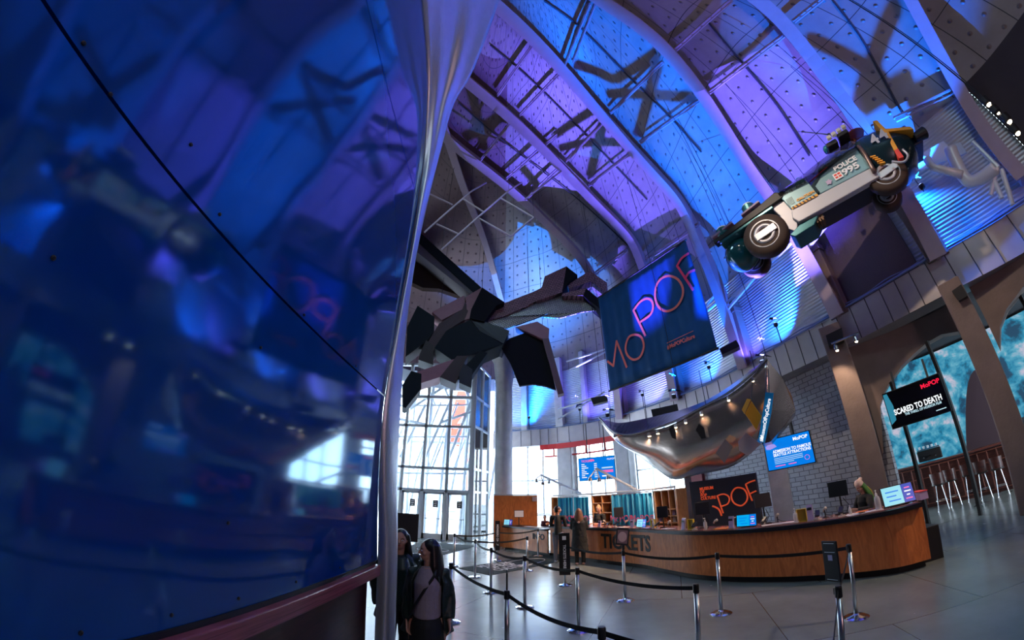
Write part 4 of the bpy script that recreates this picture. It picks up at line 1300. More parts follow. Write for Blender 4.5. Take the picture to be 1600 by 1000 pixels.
def hexa(front, d, depth, m, name, parent, ds=None):
    f = [at_d(a, b, (ds[i] if ds else d)) for i, (a, b) in enumerate(front)]
    c = sum(f, Vector()) / len(f); v = Vector((c.x, c.y, 0)).normalized() * depth
    mb = MB(); mb.prism(f, v); return mb.build(name, m, parent, world=True)
hexa([(1199, 562), (1222, 590), (1237, 618), (1243, 642), (1226, 665), (1204, 690), (1190, 694), (1196, 640)], 10, .9, M_CHDK, 'folded_end', cn, [9.8, 10.3, 10.6, 10.6, 10.4, 10.2, 10.1, 10])
hexa([(1118, 708), (1133, 686), (1145, 698), (1132, 724)], 10.25, .02, mat('grey_patch_panel', (.22, .19, .18), .5), 'patch_panel', cn)
hexa([(1153, 690), (1166, 676), (1189, 694), (1168, 712), (1155, 704)], 9.9, .02, mat('lilac_patch_panel', (.33, .28, .33), .5), 'patch_panel', cn)
hexa([(1087, 672), (1092, 662), (1100, 668), (1103, 684), (1096, 686)], 10.55, .02, M_BLACK, 'dark_hatch', cn)
hexa([(1045, 670), (1052, 664), (1056, 676), (1057, 687), (1050, 684)], 11.0, .02, M_BLACK, 'dark_hatch', cn)
mb = MB(); mb.tube([p + Vector((0, 0, .05)) for p in rail], .03, 8); mb.build('lamp_rail', M_STEEL, cn, world=True)
for i in (4, 14, 26, 36):
    q = rail[i]; mb = MB(); mb.tube([q, q + Vector((q.x * .02, q.y * .02, 0)).normalized() * .6 + Vector((0, 0, 5.5 - q.z if q.z < 5 else .6))], .012, 5); mb.build('hanging_cable', M_BLACK, cn, world=True)
SPOTS = [(962, 679), (1010, 678), (1030, 673), (1056, 664), (1072, 657), (1095, 648), (1137, 623), (1180, 592)]
for i, (a, b) in enumerate(SPOTS):
    q = min(rail, key=lambda p: (p - EYE).normalized().cross(ray(a, b - 2)).length); q = q - Vector((0, 0, .03))
    o = thing('spotlight', 'small steel spotlight on the canopy rail, %s' % ['leftmost at the pointed tip', 'second from the pointed tip', 'third from the pointed tip', 'fourth from the pointed tip', 'fifth from the pointed tip', 'above the dark hatch', 'second from the upper right end', 'highest at the upper right end'][i], 'spotlight', q, group='spotlights along the canopy rail')
    mb = MB(); mb.lathe([(.02, 0), (.045, -.03), (.05, -.12), (.048, -.125)], 12); mb.build('lamp_body', M_STEEL, o)
    mb = MB(); mb.lathe([(.035, -.118), (.04, -.13), (.02, -.14)], 12); mb.build('lens', M_LAMPW, o)
    tgt, tt, nn = counter_pt(CL[-1] * (.22 + .1 * i))
    if i % 1 == 0:
        lamp('canopy_spot', 'SPOT', q - Vector((0, 0, .2)), 330, (1, .62, .38), (tgt.x + nn.x * (.4 if i % 2 else -.6), tgt.y + nn.y * (.4 if i % 2 else -.6), .8), spot_size=R(95), spot_blend=.7, shadow_soft_size=.04)
lamp('canopy_spot', 'SPOT', rail[26] - Vector((0, 0, .25)), 420, (1, .85, .8), az_d(31, 11.5, 1.6), spot_size=R(60), spot_blend=.7, shadow_soft_size=.04)  # extra light added to brighten the sign, beyond the rail lamps
# yellow folder shape and blue vertical sign hung at the canopy end
M_YEL = mat('ochre_panel', (.62, .27, .01), .45)
yb = thing('ochre_box', 'ochre yellow open box hanging under the right end of the canopy', 'box', at_d(1175, 670, 9.4))
hexa([(1159, 640), (1167, 623), (1173, 624), (1163, 646)], 9.4, .1, mat('light_ochre', (.75, .40, .05), .45), 'folded_flap', yb)
hexa([(1174, 626), (1179, 634), (1190, 650), (1182, 672), (1164, 646)], 9.4, .12, M_YEL, 'box_face', yb)
mb = MB(); q = at_d(1174, 626, 9.45); mb.tube([q, at_d(1176, 590, 9.9)], .01, 5); mb.build('hanging_cable', M_BLACK, yb, world=True)
bs_ = thing('vertical_sign', 'tall narrow blue sign with white vertical lettering hanging at the canopy end', 'sign', at_d(1196, 690, 9.3))
hexa([(1196, 613), (1208.5, 614), (1205.5, 643), (1195, 692), (1184, 690)], 9.3, .08, mat('bright_blue_sign', (0, .26, .62), .4), 'sign_face', bs_)
c = at_d(1196, 656, 9.24); xa = (at_d(1200, 633, 9.24) - at_d(1191, 680, 9.24)); up_ = Vector((-1, .8, 0))
M = frame_m(c, xa, (at_d(1190, 655, 9.24) - at_d(1203, 657, 9.24))); text_mesh('#MuseumOfPopCulture', .12, .002, M_SWHITE, 'sign_lettering', bs_, Matrix.Translation(-bs_.location) @ M, .002, 'CENTER', .85)
mb = MB(); c = at_d(1190.5, 684, 9.24); mb.box(c, (.09, .01, .03)); mb.box(c, (.03, .01, .09)); mb.build('plus_mark', M_SWHITE, bs_, world=True)
mb = MB(); mb.tube([at_d(1202, 614, 9.35), at_d(1200, 575, 9.9)], .01, 5); mb.build('hanging_cable', M_BLACK, bs_, world=True)

# ================================================================== BIG HANGING SCULPTURE
def m_pattern(name, c1, c2, mortar, bw, rh, metal=.2, rough=.6):
    m = bpy.data.materials.new(name); m.use_nodes = True; nt = m.node_tree; b = nt.nodes['Principled BSDF']; L = nt.links.new
    tc = N(nt, 'ShaderNodeTexCoord'); mp = N(nt, 'ShaderNodeMapping'); mp.inputs['Rotation'].default_value = (R(90), 0, R(20)); L(tc.outputs['Object'], mp.inputs[0])
    br = N(nt, 'ShaderNodeTexBrick', offset=.5)
    for k, v in (('Scale', 1.0), ('Mortar Size', .012), ('Brick Width', bw), ('Row Height', rh)): br.inputs[k].default_value = v
    br.inputs['Color1'].default_value = (*c1, 1); br.inputs['Color2'].default_value = (*c2, 1); br.inputs['Mortar'].default_value = (*mortar, 1)
    L(mp.outputs[0], br.inputs['Vector']); L(br.outputs['Color'], b.inputs['Base Color'])
    b.inputs['Metallic'].default_value = metal; b.inputs['Roughness'].default_value = rough
    return m
M_SBRK = m_pattern('shingled_brown_cladding', (.34, .17, .19), (.24, .12, .14), (.03, .02, .02), .22, .1)
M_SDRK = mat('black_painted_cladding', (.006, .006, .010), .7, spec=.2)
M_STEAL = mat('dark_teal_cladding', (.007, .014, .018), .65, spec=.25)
M_SGREY = m_pattern('grey_mesh_cladding', (.50, .48, .48), (.38, .38, .38), (.02, .02, .02), .12, .08, .4, .45)
M_SMAU = mat('mauve_cladding', (.34, .16, .19), .5, .1, noise=.15, nscale=3)
sx = lambda pts: [(630 + X / 3.571, 360 + Y / 3.571) for X, Y in pts]
sculpt = thing('hanging_sculpture', 'huge dark angular sculpture of shingled blocks hanging from the vault', 'sculpture', az_d(-2, 17.4, 6.5))
def sp(pts, d, depth, m, name, ds=None):
    return hexa(sx(pts), d * 1.28, depth * 1.28, m, name, sculpt, ds)
sp([(75, 120), (340, 372), (200, 325), (110, 320), (50, 292)], 13.8, .3, mat('dark_brown_sheet', (.03, .018, .016), .8, spec=.1), 'wing_sheet')  # the sheet itself is dark brown
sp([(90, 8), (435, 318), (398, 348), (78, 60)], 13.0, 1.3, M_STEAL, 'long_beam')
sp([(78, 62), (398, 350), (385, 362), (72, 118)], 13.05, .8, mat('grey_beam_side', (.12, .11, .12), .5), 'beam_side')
sp([(455, 505), (520, 418), (585, 398), (560, 480)], 13.0, 1.0, M_SBRK, 'arm_block'); sp([(585, 398), (655, 370), (625, 452), (560, 480)], 12.97, 1.0, M_SBRK, 'arm_block')
sp([(655, 370), (722, 344), (700, 420), (625, 452)], 12.94, 1.0, M_SBRK, 'arm_block'); sp([(722, 344), (772, 320), (748, 392), (700, 415)], 12.9, 1.0, M_SBRK, 'arm_block')
sp([(772, 322), (790, 256), (910, 200), (886, 345), (745, 392)], 12.8, 1.4, M_SBRK, 'arm_block')
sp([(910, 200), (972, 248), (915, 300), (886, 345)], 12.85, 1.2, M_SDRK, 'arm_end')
sp([(915, 305), (1040, 225), (1048, 285), (925, 325)], 13.0, .9, M_SBRK, 'fork_block'); sp([(1042, 225), (1137, 292), (1132, 350), (1048, 285)], 13.02, .8, M_SBRK, 'fork_block')
sp([(890, 352), (1020, 322), (1005, 362), (885, 366)], 12.7, 1.0, M_SBRK, 'fork_block'); sp([(1020, 322), (1116, 402), (1102, 442), (1003, 364)], 12.72, .9, M_SDRK, 'fork_end')
sp([(450, 512), (560, 482), (748, 394), (886, 350), (1003, 366), (1100, 442), (1000, 455), (870, 490), (765, 480), (640, 525), (580, 548)], 13.1, .08, M_SGREY, 'mesh_soffit')
sp([(440, 318), (565, 400), (520, 420), (452, 508), (370, 490), (380, 440)], 12.6, 1.4, M_SDRK, 'core_block')
sp([(370, 488), (455, 508), (592, 560), (560, 632), (425, 560)], 12.7, 1.5, mat('deep_navy_cladding', (.010, .010, .022), .45), 'core_block')
sp([(345, 372), (440, 318), (372, 488), (345, 500), (330, 440), (352, 400)], 12.9, 1.0, M_SMAU, 'core_side')
sp([(162, 456), (340, 362), (345, 400), (330, 440), (215, 500)], 13.0, .9, M_SMAU, 'left_arm'); sp([(345, 400), (372, 440), (340, 500), (240, 560), (165, 680), (140, 620), (200, 520), (330, 440)], 12.9, 1.0, mat('dark_mauve_cladding', (.07, .035, .042), .55), 'left_arm')
sp([(240, 560), (372, 500), (425, 560), (555, 635), (450, 680), (270, 722), (175, 655)], 12.6, 1.3, M_STEAL, 'belly_block')
sp([(80, 420), (175, 482), (172, 560), (140, 610), (14, 705), (22, 540)], 12.8, 1.0, M_STEAL, 'left_block')
sp([(128, 612), (168, 640), (168, 750), (85, 722), (92, 690)], 12.7, .8, mat('brown_black_block', (.030, .018, .018), .5), 'left_block')
sp([(78, 790), (280, 718), (300, 700), (205, 818), (50, 868)], 12.6, .9, M_SMAU, 'lower_arm'); sp([(205, 818), (300, 700), (362, 700), (340, 740), (292, 856)], 12.55, .9, mat('plum_block', (.05, .022, .028), .5), 'lower_arm')
sp([(45, 784), (102, 800), (100, 884), (14, 990), (-4, 985), (-4, 860)], 12.4, .9, M_STEAL, 'lower_end')
sp([(312, 800), (338, 742), (386, 775), (380, 880), (312, 850)], 12.4, .7, mat('ink_block', (.012, .014, .03), .5), 'lower_block'); sp([(350, 750), (430, 672), (470, 684), (372, 824), (352, 800)], 12.5, .6, M_STEAL, 'lower_block')
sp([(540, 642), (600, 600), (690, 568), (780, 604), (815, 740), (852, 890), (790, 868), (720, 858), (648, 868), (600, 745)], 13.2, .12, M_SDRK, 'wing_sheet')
sp([(625, 540), (748, 508), (815, 548), (810, 602), (775, 604), (680, 560)], 13.0, .5, M_SMAU, 'wing_frame'); sp([(776, 604), (812, 600), (896, 908), (864, 916)], 13.0, .4, mat('wing_edge_cladding', (.15, .08, .10), .5), 'wing_frame')
for pxy in [(75, 110), (440, 318), (200, 500), (1000, 235), (700, 350), (780, 600)]:
    a, b = sx([pxy])[0]; q = at_d(a, b, 13.3 * 1.28); loc = BVH.ray_cast(q, Vector((0, 0, 1)))[0]
    mb = MB(); mb.tube([q, loc or q + Vector((0, 0, 5))], .012, 5); mb.build('hanging_cable', M_BLACK, sculpt, world=True)

# ---- white pipe grid hung above the sculpture
GP = [[(650, 395), (855, 180)][:2], [(690, 390), (800, 300)], [(650, 318), (845, 505)]]
def pipe(a, b, da, db, m=None, r=.045):
    return [at_d(*a, da), at_d(*b, db), r]
grid_ = thing('pipe_grid', 'square white pipe lighting grid hanging high in the vault', 'rig', at_d(740, 330, 11.5))
for a, b in [((663, 363), (735, 300)), ((690, 390), (795, 298)), ((682, 350), (717, 366)), ((665, 300), (707, 320)), ((722, 310), (757, 332)), ((748, 341), (798, 369)),
             ((783, 310), (834, 340)), ((798, 369), (834, 340)), ((735, 300), (760, 285)), ((795, 298), (815, 285)), ((820, 312), (880, 265))]:
    mb = MB(); mb.tube([at_d(*a, 11.5), at_d(*b, 11.5)], .04, 8); mb.build('grid_pipe', M_RIB, grid_, world=True)
for a in [(690, 390), (735, 300), (795, 298), (834, 340)]:
    q = at_d(*a, 11.5); loc = BVH.ray_cast(q, Vector((0, 0, 1)))[0]
    mb = MB(); mb.tube([q, loc or q + Vector((0, 0, 3))], .01, 5); mb.build('hanging_cable', M_BLACK, grid_, world=True)
# lamp inside the far vault corner that whitens the triangle behind the sculpture
lamp('wash_light', 'SPOT', at_d(820, 520, 19.0), 500, (.25, .45, 1.0), at_d(815, 420, 21), spot_size=R(120), spot_blend=1.0, shadow_soft_size=.1)
# ================================================================== FLYING POLICE CAR
M_TEALP = mat('teal_car_paint', (.03, .16, .19), .28, .3, coat=.6)
M_TEALL = mat('pale_teal_car_paint', (.22, .38, .42), .35, .2, coat=.4)
M_NAVYP = mat('dark_navy_car_paint', (.008, .03, .045), .25, .2, coat=.6)
M_GREYP = mat('light_grey_car_paint', (.50, .50, .54), .4, .1)
M_TYRE = mat('brown_black_tyre', (.05, .028, .02), .7)
M_RIM = mat('polished_rim', (.5, .5, .53), .45, .6)
M_YELP = mat('amber_paint', (.85, .38, .02), .45); M_WPR = mat('white_decal', (.85, .87, .9), .5); M_REDP = mat('red_decal', (.8, .06, .04), .5)
M_CGL = mat('smoked_canopy_glass', (.02, .025, .045), .06, 0, alpha=.72, spec=1.0, coat=1.0)
RW = at_z(1390, 262, 7.7); FW = at_z(1195, 365, 7.7); fdir = (FW - RW).normalized()
car = thing('police_car', 'teal and grey flying police car numbered 995 and 44, hung below the vault', 'car', RW, math.atan2(fdir.y, fdir.x))
# local axes: +x to the nose, +y towards the visible side, +z up; visible side at y=0, body runs to y=-1.9
def cprism(poly, y0, y1, m, name, bevel=.02, parent=None):
    mb = MB(); mb.prism([(a, y0, b) for a, b in poly], (0, y1 - y0, 0)); return mb.build(name, m, parent or car, bevel=bevel)
def cloft(secs, m, name, smooth=True):
    """secs: list of (x, [(y,z)...]) cross sections"""
    mb = MB(); P = [[(x, y, z) for y, z in s + [s[0]]] for x, s in secs]; mb.grid(P)
    k = len(P[0]); mb.f.append(tuple(range(k - 1))); mb.f.append(tuple((len(P) - 1) * k + q for q in range(k - 1)))
    return mb.build(name, m, car, smooth=smooth)
W = -1.40
cprism([(.30, -.06), (2.50, -.14), (2.60, .05), (2.52, .30), (.32, .26)], -.02, -.22, M_GREYP, 'sill_body')
cprism([(.30, .22), (2.50, .12), (2.52, .30), (.32, .30)], -.2, W, mat('dark_underbody', (.05, .045, .06), .6), 'underbody')
cprism([(.32, .27), (1.72, .30), (1.80, .62), (1.50, .80), (.55, 1.0), (.30, .95)], -.03, W, M_TEALL, 'door_panel')
cprism([(1.76, .30), (2.52, .31), (2.60, .72), (2.42, .88), (1.82, .86)], -.02, W, M_TEALL, 'cowl_panel')
cprism([(1.50, .80), (1.80, .62), (1.76, .34), (1.70, .34), (1.72, .58), (1.44, .76), (.55, .98), (.56, 1.02)], .0, -.03, M_NAVYP, 'door_frame_line', .004)
cprism([(1.82, .86), (2.2, .87), (2.0, 1.18), (1.86, 1.16)], -.15, -.5, M_TEALP, 'dash_cowl')
# hazard stripes and lettering on the cowl
cprism([(1.78, .26), (2.50, .26), (2.50, .33), (1.78, .33)], .004, -.004, M_YELP, 'hazard_strip', 0)
for k in range(7):
    x = 1.84 + k * .095; cprism([(x, .262), (x + .04, .262), (x + .065, .328), (x + .025, .328)], .008, .004, M_BLACK, 'hazard_stripe', 0)
for k in range(6):
    cprism([(2.36 + k * .03, .40), (2.372 + k * .03, .40), (2.372 + k * .03, .62), (2.36 + k * .03, .62)], .006, -.004, M_BLACK, 'vent_slot', 0)
def ctext(s, x, z, size, m, xs=1.0, fo=.004, name='lettering', lift_=.008, tilt=0):
    # visible side is seen with nose to the left, so text runs towards -x
    M = Matrix.Translation((x, lift_, z)) @ Matrix(((-1, 0, 0, 0), (0, 0, 1, 0), (0, 1, 0, 0), (0, 0, 0, 1))) @ Matrix.Rotation(tilt, 4, 'Z')
    return text_mesh(s, size, .002, m, name, car, M, fo, 'CENTER', xs)
ctext('POLICE', .80, .70, .19, M_WPR, 1.0, .006); ctext('995', .76, .49, .24, M_WPR, 1.25, .008)
ctext('4', -.10, .80, .42, mat('grey_decal', (.45, .47, .55), .5), .95, .012, lift_=.13); ctext('4', -.34, .80, .42, mat('grey_decal', (.45, .47, .55), .5), .95, .012, lift_=.13)
ctext('DHV 12', 2.42, .79, .10, M_BLACK, 1.0, .002, lift_=.0); ctext('AUX. A', 2.0, .80, .09, M_BLACK, 1, .002, lift_=.0)
ctext('CAUTION', 2.05, .43, .10, M_YELP, 1.1, .005, lift_=.0)
cprism([(1.0, .40), (1.22, .40), (1.22, .60), (1.0, .60)], .0, -.004, M_WPR, 'door_label', 0)
for z in (.52, .44):
    for x in (1.03, 1.12): cprism([(x, z), (x + .07, z), (x + .07, z + .05), (x, z + .05)], .004, 0, M_REDP, 'label_block', 0)
mb = MB(); mb.prism([(1.38 + .09 * math.cos(a * PI / 5) * (1 if a % 2 else .65), .002, .46 + .09 * math.sin(a * PI / 5) * (1 if a % 2 else .65)) for a in range(10)], (0, -.004, 0)); mb.build('door_crest', mat('lilac_decal', (.5, .4, .6), .5), car)
# glass canopy
def csec(x, zb, zt, hw0, hw1, n=9):
    c = W / 2; pts = []
    for k in range(n):
        a = PI * k / (n - 1); pts.append((c + hw1 * math.cos(a) * (1 if abs(math.cos(a)) < .8 else 1.0) + (hw0 - hw1) * math.cos(a) * (1 - math.sin(a)), zb + (zt - zb) * math.sin(a) ** .7 if math.sin(a) > 1e-6 else zb))
    return (x, pts)
cloft([csec(2.62, .86, .92, .78, .6), csec(2.1, .84, 1.12, .84, .7), csec(1.5, .82, 1.34, .86, .72), csec(.9, .88, 1.48, .86, .7), csec(.35, .9, 1.50, .84, .68)], M_CGL, 'glass_canopy')
mb = MB(); mb.box((1.15, W / 2 - .3, .95), (.5, .5, .5)); mb.ball((1.25, W / 2 + .35, 1.12), .16, 12, 8); mb.box((1.0, W / 2 + .35, .9), (.35, .45, .5)); mb.build('cabin_seats', M_BLACK, car, bevel=.05)
mb = MB(); mb.tube([(1.75, -.25, .92), (1.2, -.18, 1.0), (.6, -.14, 1.03)], .02, 6); mb.build('red_trim_line', M_REDP, car)
# hoop behind the cabin
mb = MB(); mb.tube(cat_spline([(.46, W - .02, .0), (.30, W + .0, .8), (.25, W + .35, 1.42), (.22, W / 2, 1.56), (.25, -.35, 1.42), (.27, .03, .8), (.36, .04, .05)], 6), .055, 10); mb.build('roll_hoop', mat('bronze_hoop', (.18, .12, .11), .35, .6), car, smooth=True)
# tail
def tsec(x, zb, zt, hw, n=14, c=W / 2):
    return (x, [(c + hw * math.cos(2 * PI * k / n) * (1.0), (zb + zt) / 2 + (zt - zb) / 2 * math.copysign(abs(math.sin(2 * PI * k / n)) ** .75, math.sin(2 * PI * k / n))) for k in range(n)])
cloft([tsec(.34, .0, 1.40, .74), tsec(.1, -.05, 1.46, .80), tsec(-.3, -.15, 1.42, .80), tsec(-.62, -.05, 1.32, .74), tsec(-.85, .15, 1.1, .62), tsec(-1.0, .35, .85, .4)], M_NAVYP, 'tail_body')
for pts, nm in [([(-.40, 1.36), (-.50, 1.32), (-.52, .85), (-.42, .3), (-.32, .3), (-.42, .85)], 'amber_stripe'), ([(-.48, .98), (-.50, .86), (-1.02, .56), (-1.0, .68)], 'amber_stripe')]:
    cprism(pts, .07, -.25, M_YELP, nm, .01)
cprism([(-.42, .3), (-.32, .3), (-.28, .05), (-.40, .02)], .075, -.2, M_REDP, 'red_stripe', .01)
for k in range(5): cprism([(.10 - .02 * k, .42 - k * .07), (.22 - .02 * k, .46 - k * .07), (.22 - .02 * k, .49 - k * .07), (.10 - .02 * k, .45 - k * .07)], .07, -.02, M_YELP, 'amber_vent', 0)
mb = MB(); mb.box((-1.0, W / 2, .55), (.35, .8, .3)); mb.lathe([(.12, 0), (.16, .3), (.14, .34)], 16, (-1.0, W / 2 + .45, .55), Euler((0, R(-90), 0)).to_matrix()); mb.build('tail_nozzle', M_BLACK, car, bevel=.03)
mb = MB(); mb.tube(cat_spline([(-.1, .1, .05), (-.3, .12, -.12), (-.48, .11, -.02), (-.48, .1, .2)], 5), .03, 8); mb.build('tail_hose', M_RIM, car, smooth=True)
Yax = Euler((R(-90), 0, 0)).to_matrix()
def wheel(x, y, r, w, name='wheel'):
    mb = MB(); mb.lathe([(r * .62, 0), (r * .9, -.01), (r, w * .2), (r, w * .8), (r * .9, w), (r * .62, w)], 36, (x, y, 0), Euler((R(90), 0, 0)).to_matrix()); o = mb.build(name, M_TYRE, car, smooth=True)
    mb = MB(); mb.lathe([(r * .60, .02), (r * .66, 0), (r * .68, .03), (r * .60, .06)], 36, (x, y + .015, 0), Euler((R(90), 0, 0)).to_matrix()); mb.build('rim_ring', M_RIM, o, smooth=True)
    mb = MB(); mb.lathe([(.02, .03), (r * .28, .02), (r * .5, .03), (r * .62, .06), (.02, .065)], 36, (x, y + .02, 0), Euler((R(90), 0, 0)).to_matrix()); mb.build('rim_dish', mat('bronze_dish', (.20, .10, .09), .4, .5), o, smooth=True)
    mb = MB(); mb.lathe([(r * .30, .03), (r * .33, -.01), (r * .46, -.01), (r * .49, .03)], 36, (x, y + .02, 0), Euler((R(90), 0, 0)).to_matrix()); mb.build('rim_band', M_RIM, o, smooth=True)
    mb = MB(); mb.box((x - .04, y + .03, 0), (r * 1.0, .05, r * .34), Euler((0, R(8), 0)).to_matrix()); mb.build('hub_plate', M_RIM, o, bevel=.01)
    for a, b in ((-.12, .05), (.1, .05), (-.12, -.05), (.1, -.05)):
        pass
    return o
wheel(3.39, 0.02, .60, .34); wheel(0.10, -.10, .50, .30)
wheel(4.05, -1.02, .44, .28); wheel(0.15, W + .35, .38, .28)
# nose: grey fairing, black rails, glass globes, drum lamps
cprism([(2.52, .72), (2.98, .78), (2.85, .35), (2.86, -.05), (2.66, -.32), (2.50, .0)], -.12, -.5, M_GREYP, 'fairing')
cprism([(2.45, -.14), (2.85, -.30), (2.75, -.42), (2.2, -.36), (2.0, -.16)], -.1, -.8, M_TEALP, 'lower_scoop')
mb = MB(); 
for k in range(6): mb.box((1.95 + k * .075, -.3, -.24), (.04, .3, .16))
mb.box((2.14, -.3, -.2), (.48, .26, .1)); mb.build('lower_grille', mat('bronze_grille', (.16, .09, .05), .5, .4), car)
cprism([(2.45, .86), (2.70, 1.02), (3.30, .86), (4.75, .60), (4.74, .46), (3.2, .66), (2.6, .74)], -.02, -.28, M_BLACK, 'nose_rail'); cprism([(2.45, .86), (2.70, 1.02), (3.30, .86), (4.75, .60), (4.74, .46), (3.2, .66), (2.6, .74)], W + .28, W, M_BLACK, 'nose_rail')
cprism([(3.15, .96), (3.75, .84), (3.75, .90), (3.15, 1.03)], .02, -.30, mat('mauve_rail_cap', (.30, .22, .34), .45), 'rail_cap', .01); cprism([(4.05, .78), (4.74, .64), (4.74, .70), (4.05, .85)], .02, -.30, mat('mauve_rail_cap'), 'rail_cap', .01)
cprism([(2.9, .62), (4.6, .40), (4.6, .52), (2.9, .74)], -.05, W + .05, M_TEALP, 'nose_deck')
mb = MB(); mb.ball((4.22, -.62, .12), (.50, .48, .50), 24, 16); mb.build('glass_globe', mat('teal_globe_glass', (.01, .10, .12), .12, .2, coat=1.0), car, smooth=True)
for x, z in ((4.42, .72), (3.5, 1.0)):
    mb = MB(); mb.lathe([(.14, 0), (.18, .05), (.19, .22), (.17, .24)], 18, (x, -.16, z - .1)); o = mb.build('drum_lamp', M_TEALP, car, smooth=False)
    mb = MB(); mb.lathe([(.17, .24), (.15, .28), (.06, .30)], 18, (x, -.16, z - .1)); mb.build('lamp_glass', mat('frosted_lens', (.7, .7, .6), .3, emit=(.8, .8, .7), estr=.25), o, smooth=True)
# roof light bar
mb = MB(); mb.box((.35, W / 2, 1.62), (.30, 1.3, .12)); mb.box((.72, W / 2 + .2, 1.56), (.30, .8, .14)); mb.build('light_bar', M_BLACK, car, bevel=.02)
for k, (x, y, c) in enumerate([(.85, -.45, (.02, .2, .22)), (.55, -.75, (.6, .02, .02)), (.30, -.35, (.6, .02, .02)), (.30, -1.2, (.6, .03, .02)), (.80, -1.2, (.02, .2, .22))]):
    mb = MB(); mb.lathe([(.10, 0), (.10, .12), (.07, .19), (.02, .22)], 14, (x, y, 1.64)); mb.build('beacon', mat('beacon_glass_%d' % (k % 2 if k else 5), c, .15, 0, coat=1), car, smooth=True)
for k in range(4):
    mb = MB(); mb.box((.72 - k * .16, .0 - .01 * k, 1.66 + k * .03), (.12, .10, .10)); mb.build('chrome_flasher', mat('chrome_white', (.9, .88, .8), .15, .6, emit=(.9, .8, .6), estr=.1), car, bevel=.01)
mb = MB(); mb.lathe([(.05, 0), (.3, .03), (.32, .05), (.02, .06)], 16, (.0, -.7, 1.78)); mb.lathe([(.04, 0), (.04, .25)], 8, (.05, -.7, 1.55)); mb.build('roof_dish', mat('rust_dish', (.25, .07, .03), .5), car)
Mc = Matrix.Translation(RW) @ Matrix.Rotation(math.atan2(fdir.y, fdir.x), 4, 'Z')
for x, y in ((4.3, -.3), (4.3, W + .3), (-.2, -.3), (-.2, W + .3), (2.0, W / 2)):
    q = Mc @ Vector((x, y, .9 if x > 3 else 1.2)); loc = BVH.ray_cast(q, Vector((0, 0, 1)))[0]
    mb = MB(); mb.tube([q, loc], .009, 5); mb.build('hanging_cable', M_BLACK, car, world=True)
lamp('car_fill_spot', 'SPOT', (1.0, 1.5, 13.0), 1900, (1, .78, .6), (RW + FW) / 2, spot_size=R(34), spot_blend=.6, shadow_soft_size=.15)  # added lamp without a fixture, brightens the car

# ================================================================== CAFÉ SIDE: projection wall, mullions, bar, stools
def m_cloud():
    m = bpy.data.materials.new('projected_teal_clouds'); m.use_nodes = True; nt = m.node_tree; b = nt.nodes['Principled BSDF']; L = nt.links.new
    tc = N(nt, 'ShaderNodeTexCoord'); n1 = N(nt, 'ShaderNodeTexNoise', i_Scale=1.3, i_Detail=10.0, i_Roughness=.62, i_Distortion=0.25); L(tc.outputs['Object'], n1.inputs['Vector'])
    cr = N(nt, 'ShaderNodeValToRGB'); e = cr.color_ramp.elements
    e[0].position = .40; e[0].color = (.005, .05, .11, 1); e[1].position = .64; e[1].color = (.55, .50, .62, 1)
    q = e.new(.47); q.color = (.01, .22, .38, 1); q = e.new(.55); q.color = (.10, .38, .52, 1)
    L(n1.outputs[0], cr.inputs[0]); L(cr.outputs[0], b.inputs['Emission Color']); b.inputs['Emission Strength'].default_value = .85
    b.inputs['Base Color'].default_value = (.02, .02, .02, 1)
    return m
M_CLOUD = m_cloud()
def led(a0, a1, d, z0, z1, label):
    P = [[az_d(a0 + (a1 - a0) * i / 8, d, z0), az_d(a0 + (a1 - a0) * i / 8, d, z1)] for i in range(9)]
    t = thing('projection_screen', label, 'screen', az_d((a0 + a1) / 2, d, 0)); mb = MB(); mb.sheet(P, -.05); mb.build('lit_picture', M_CLOUD, t, world=True)
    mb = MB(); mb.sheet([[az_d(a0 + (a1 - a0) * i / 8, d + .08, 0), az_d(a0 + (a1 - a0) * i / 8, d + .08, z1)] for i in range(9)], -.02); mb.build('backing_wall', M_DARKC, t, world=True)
    return t
led(50.5, 66.8, 18.2, 1.3, 5.2, 'large projection wall of teal and pink clouds behind the middle café arch')
led(67.6, 84, 18.2, 1.9, 5.2, 'large projection wall of teal clouds behind the rightmost café arch')
for a, z1 in ((56.1, 3.9), (62.0, 4.6), (74, 4.7)):
    c = az_d(a, 12.6); mb = MB(); mb.box((c.x, c.y, z1 / 2), (.09, .09, z1)); struct(mb.build('window_mullion', M_BLACK))
# dark mound-shaped partition and bar
dm = MB(); dm.prism([az_d(61.8, 17.0, 0)] + [az_d(61.8 + 4.4 * k / 10, 17.0, .8 + 3.1 * math.sin(PI / 2 * k / 10) ** .8) for k in range(11)] + [az_d(66.2, 17.0, 0)], (0.1, .06, 0)); tag(dm.build('curved_partition', mat('plum_partition', (.08, .045, .055), .6)), 'dark rounded partition standing before the teal projection wall', 'partition')
bar = thing('cafe_bar', 'dark wooden café bar with framed panels behind the stools', 'bar', az_d(60, 15.6))
P = []
for i in range(21):
    a = 52.5 + 15.5 * i / 20; P.append([az_d(a, 15.95, 0), az_d(a, 15.95, 1.36)])
mb = MB(); mb.sheet(P, -.05); mb.build('bar_front', M_DKWOOD, bar, world=True)
mb = MB(); mb.sheet([[az_d(52.5 + 15.5 * i / 20, 15.85, 1.38), az_d(52.5 + 15.5 * i / 20, 16.5, 1.38)] for i in range(21)], .05); mb.build('bar_top', mat('red_brown_bar_top', (.16, .05, .035), .3), bar, world=True)
for z in (.12, .95, 1.30):
    mb = MB(); mb.tube([az_d(52.5 + 15.5 * i / 20, 15.9, z) for i in range(21)], .02, 6); mb.build('panel_rail', mat('red_brown_bar_top'), bar, world=True)
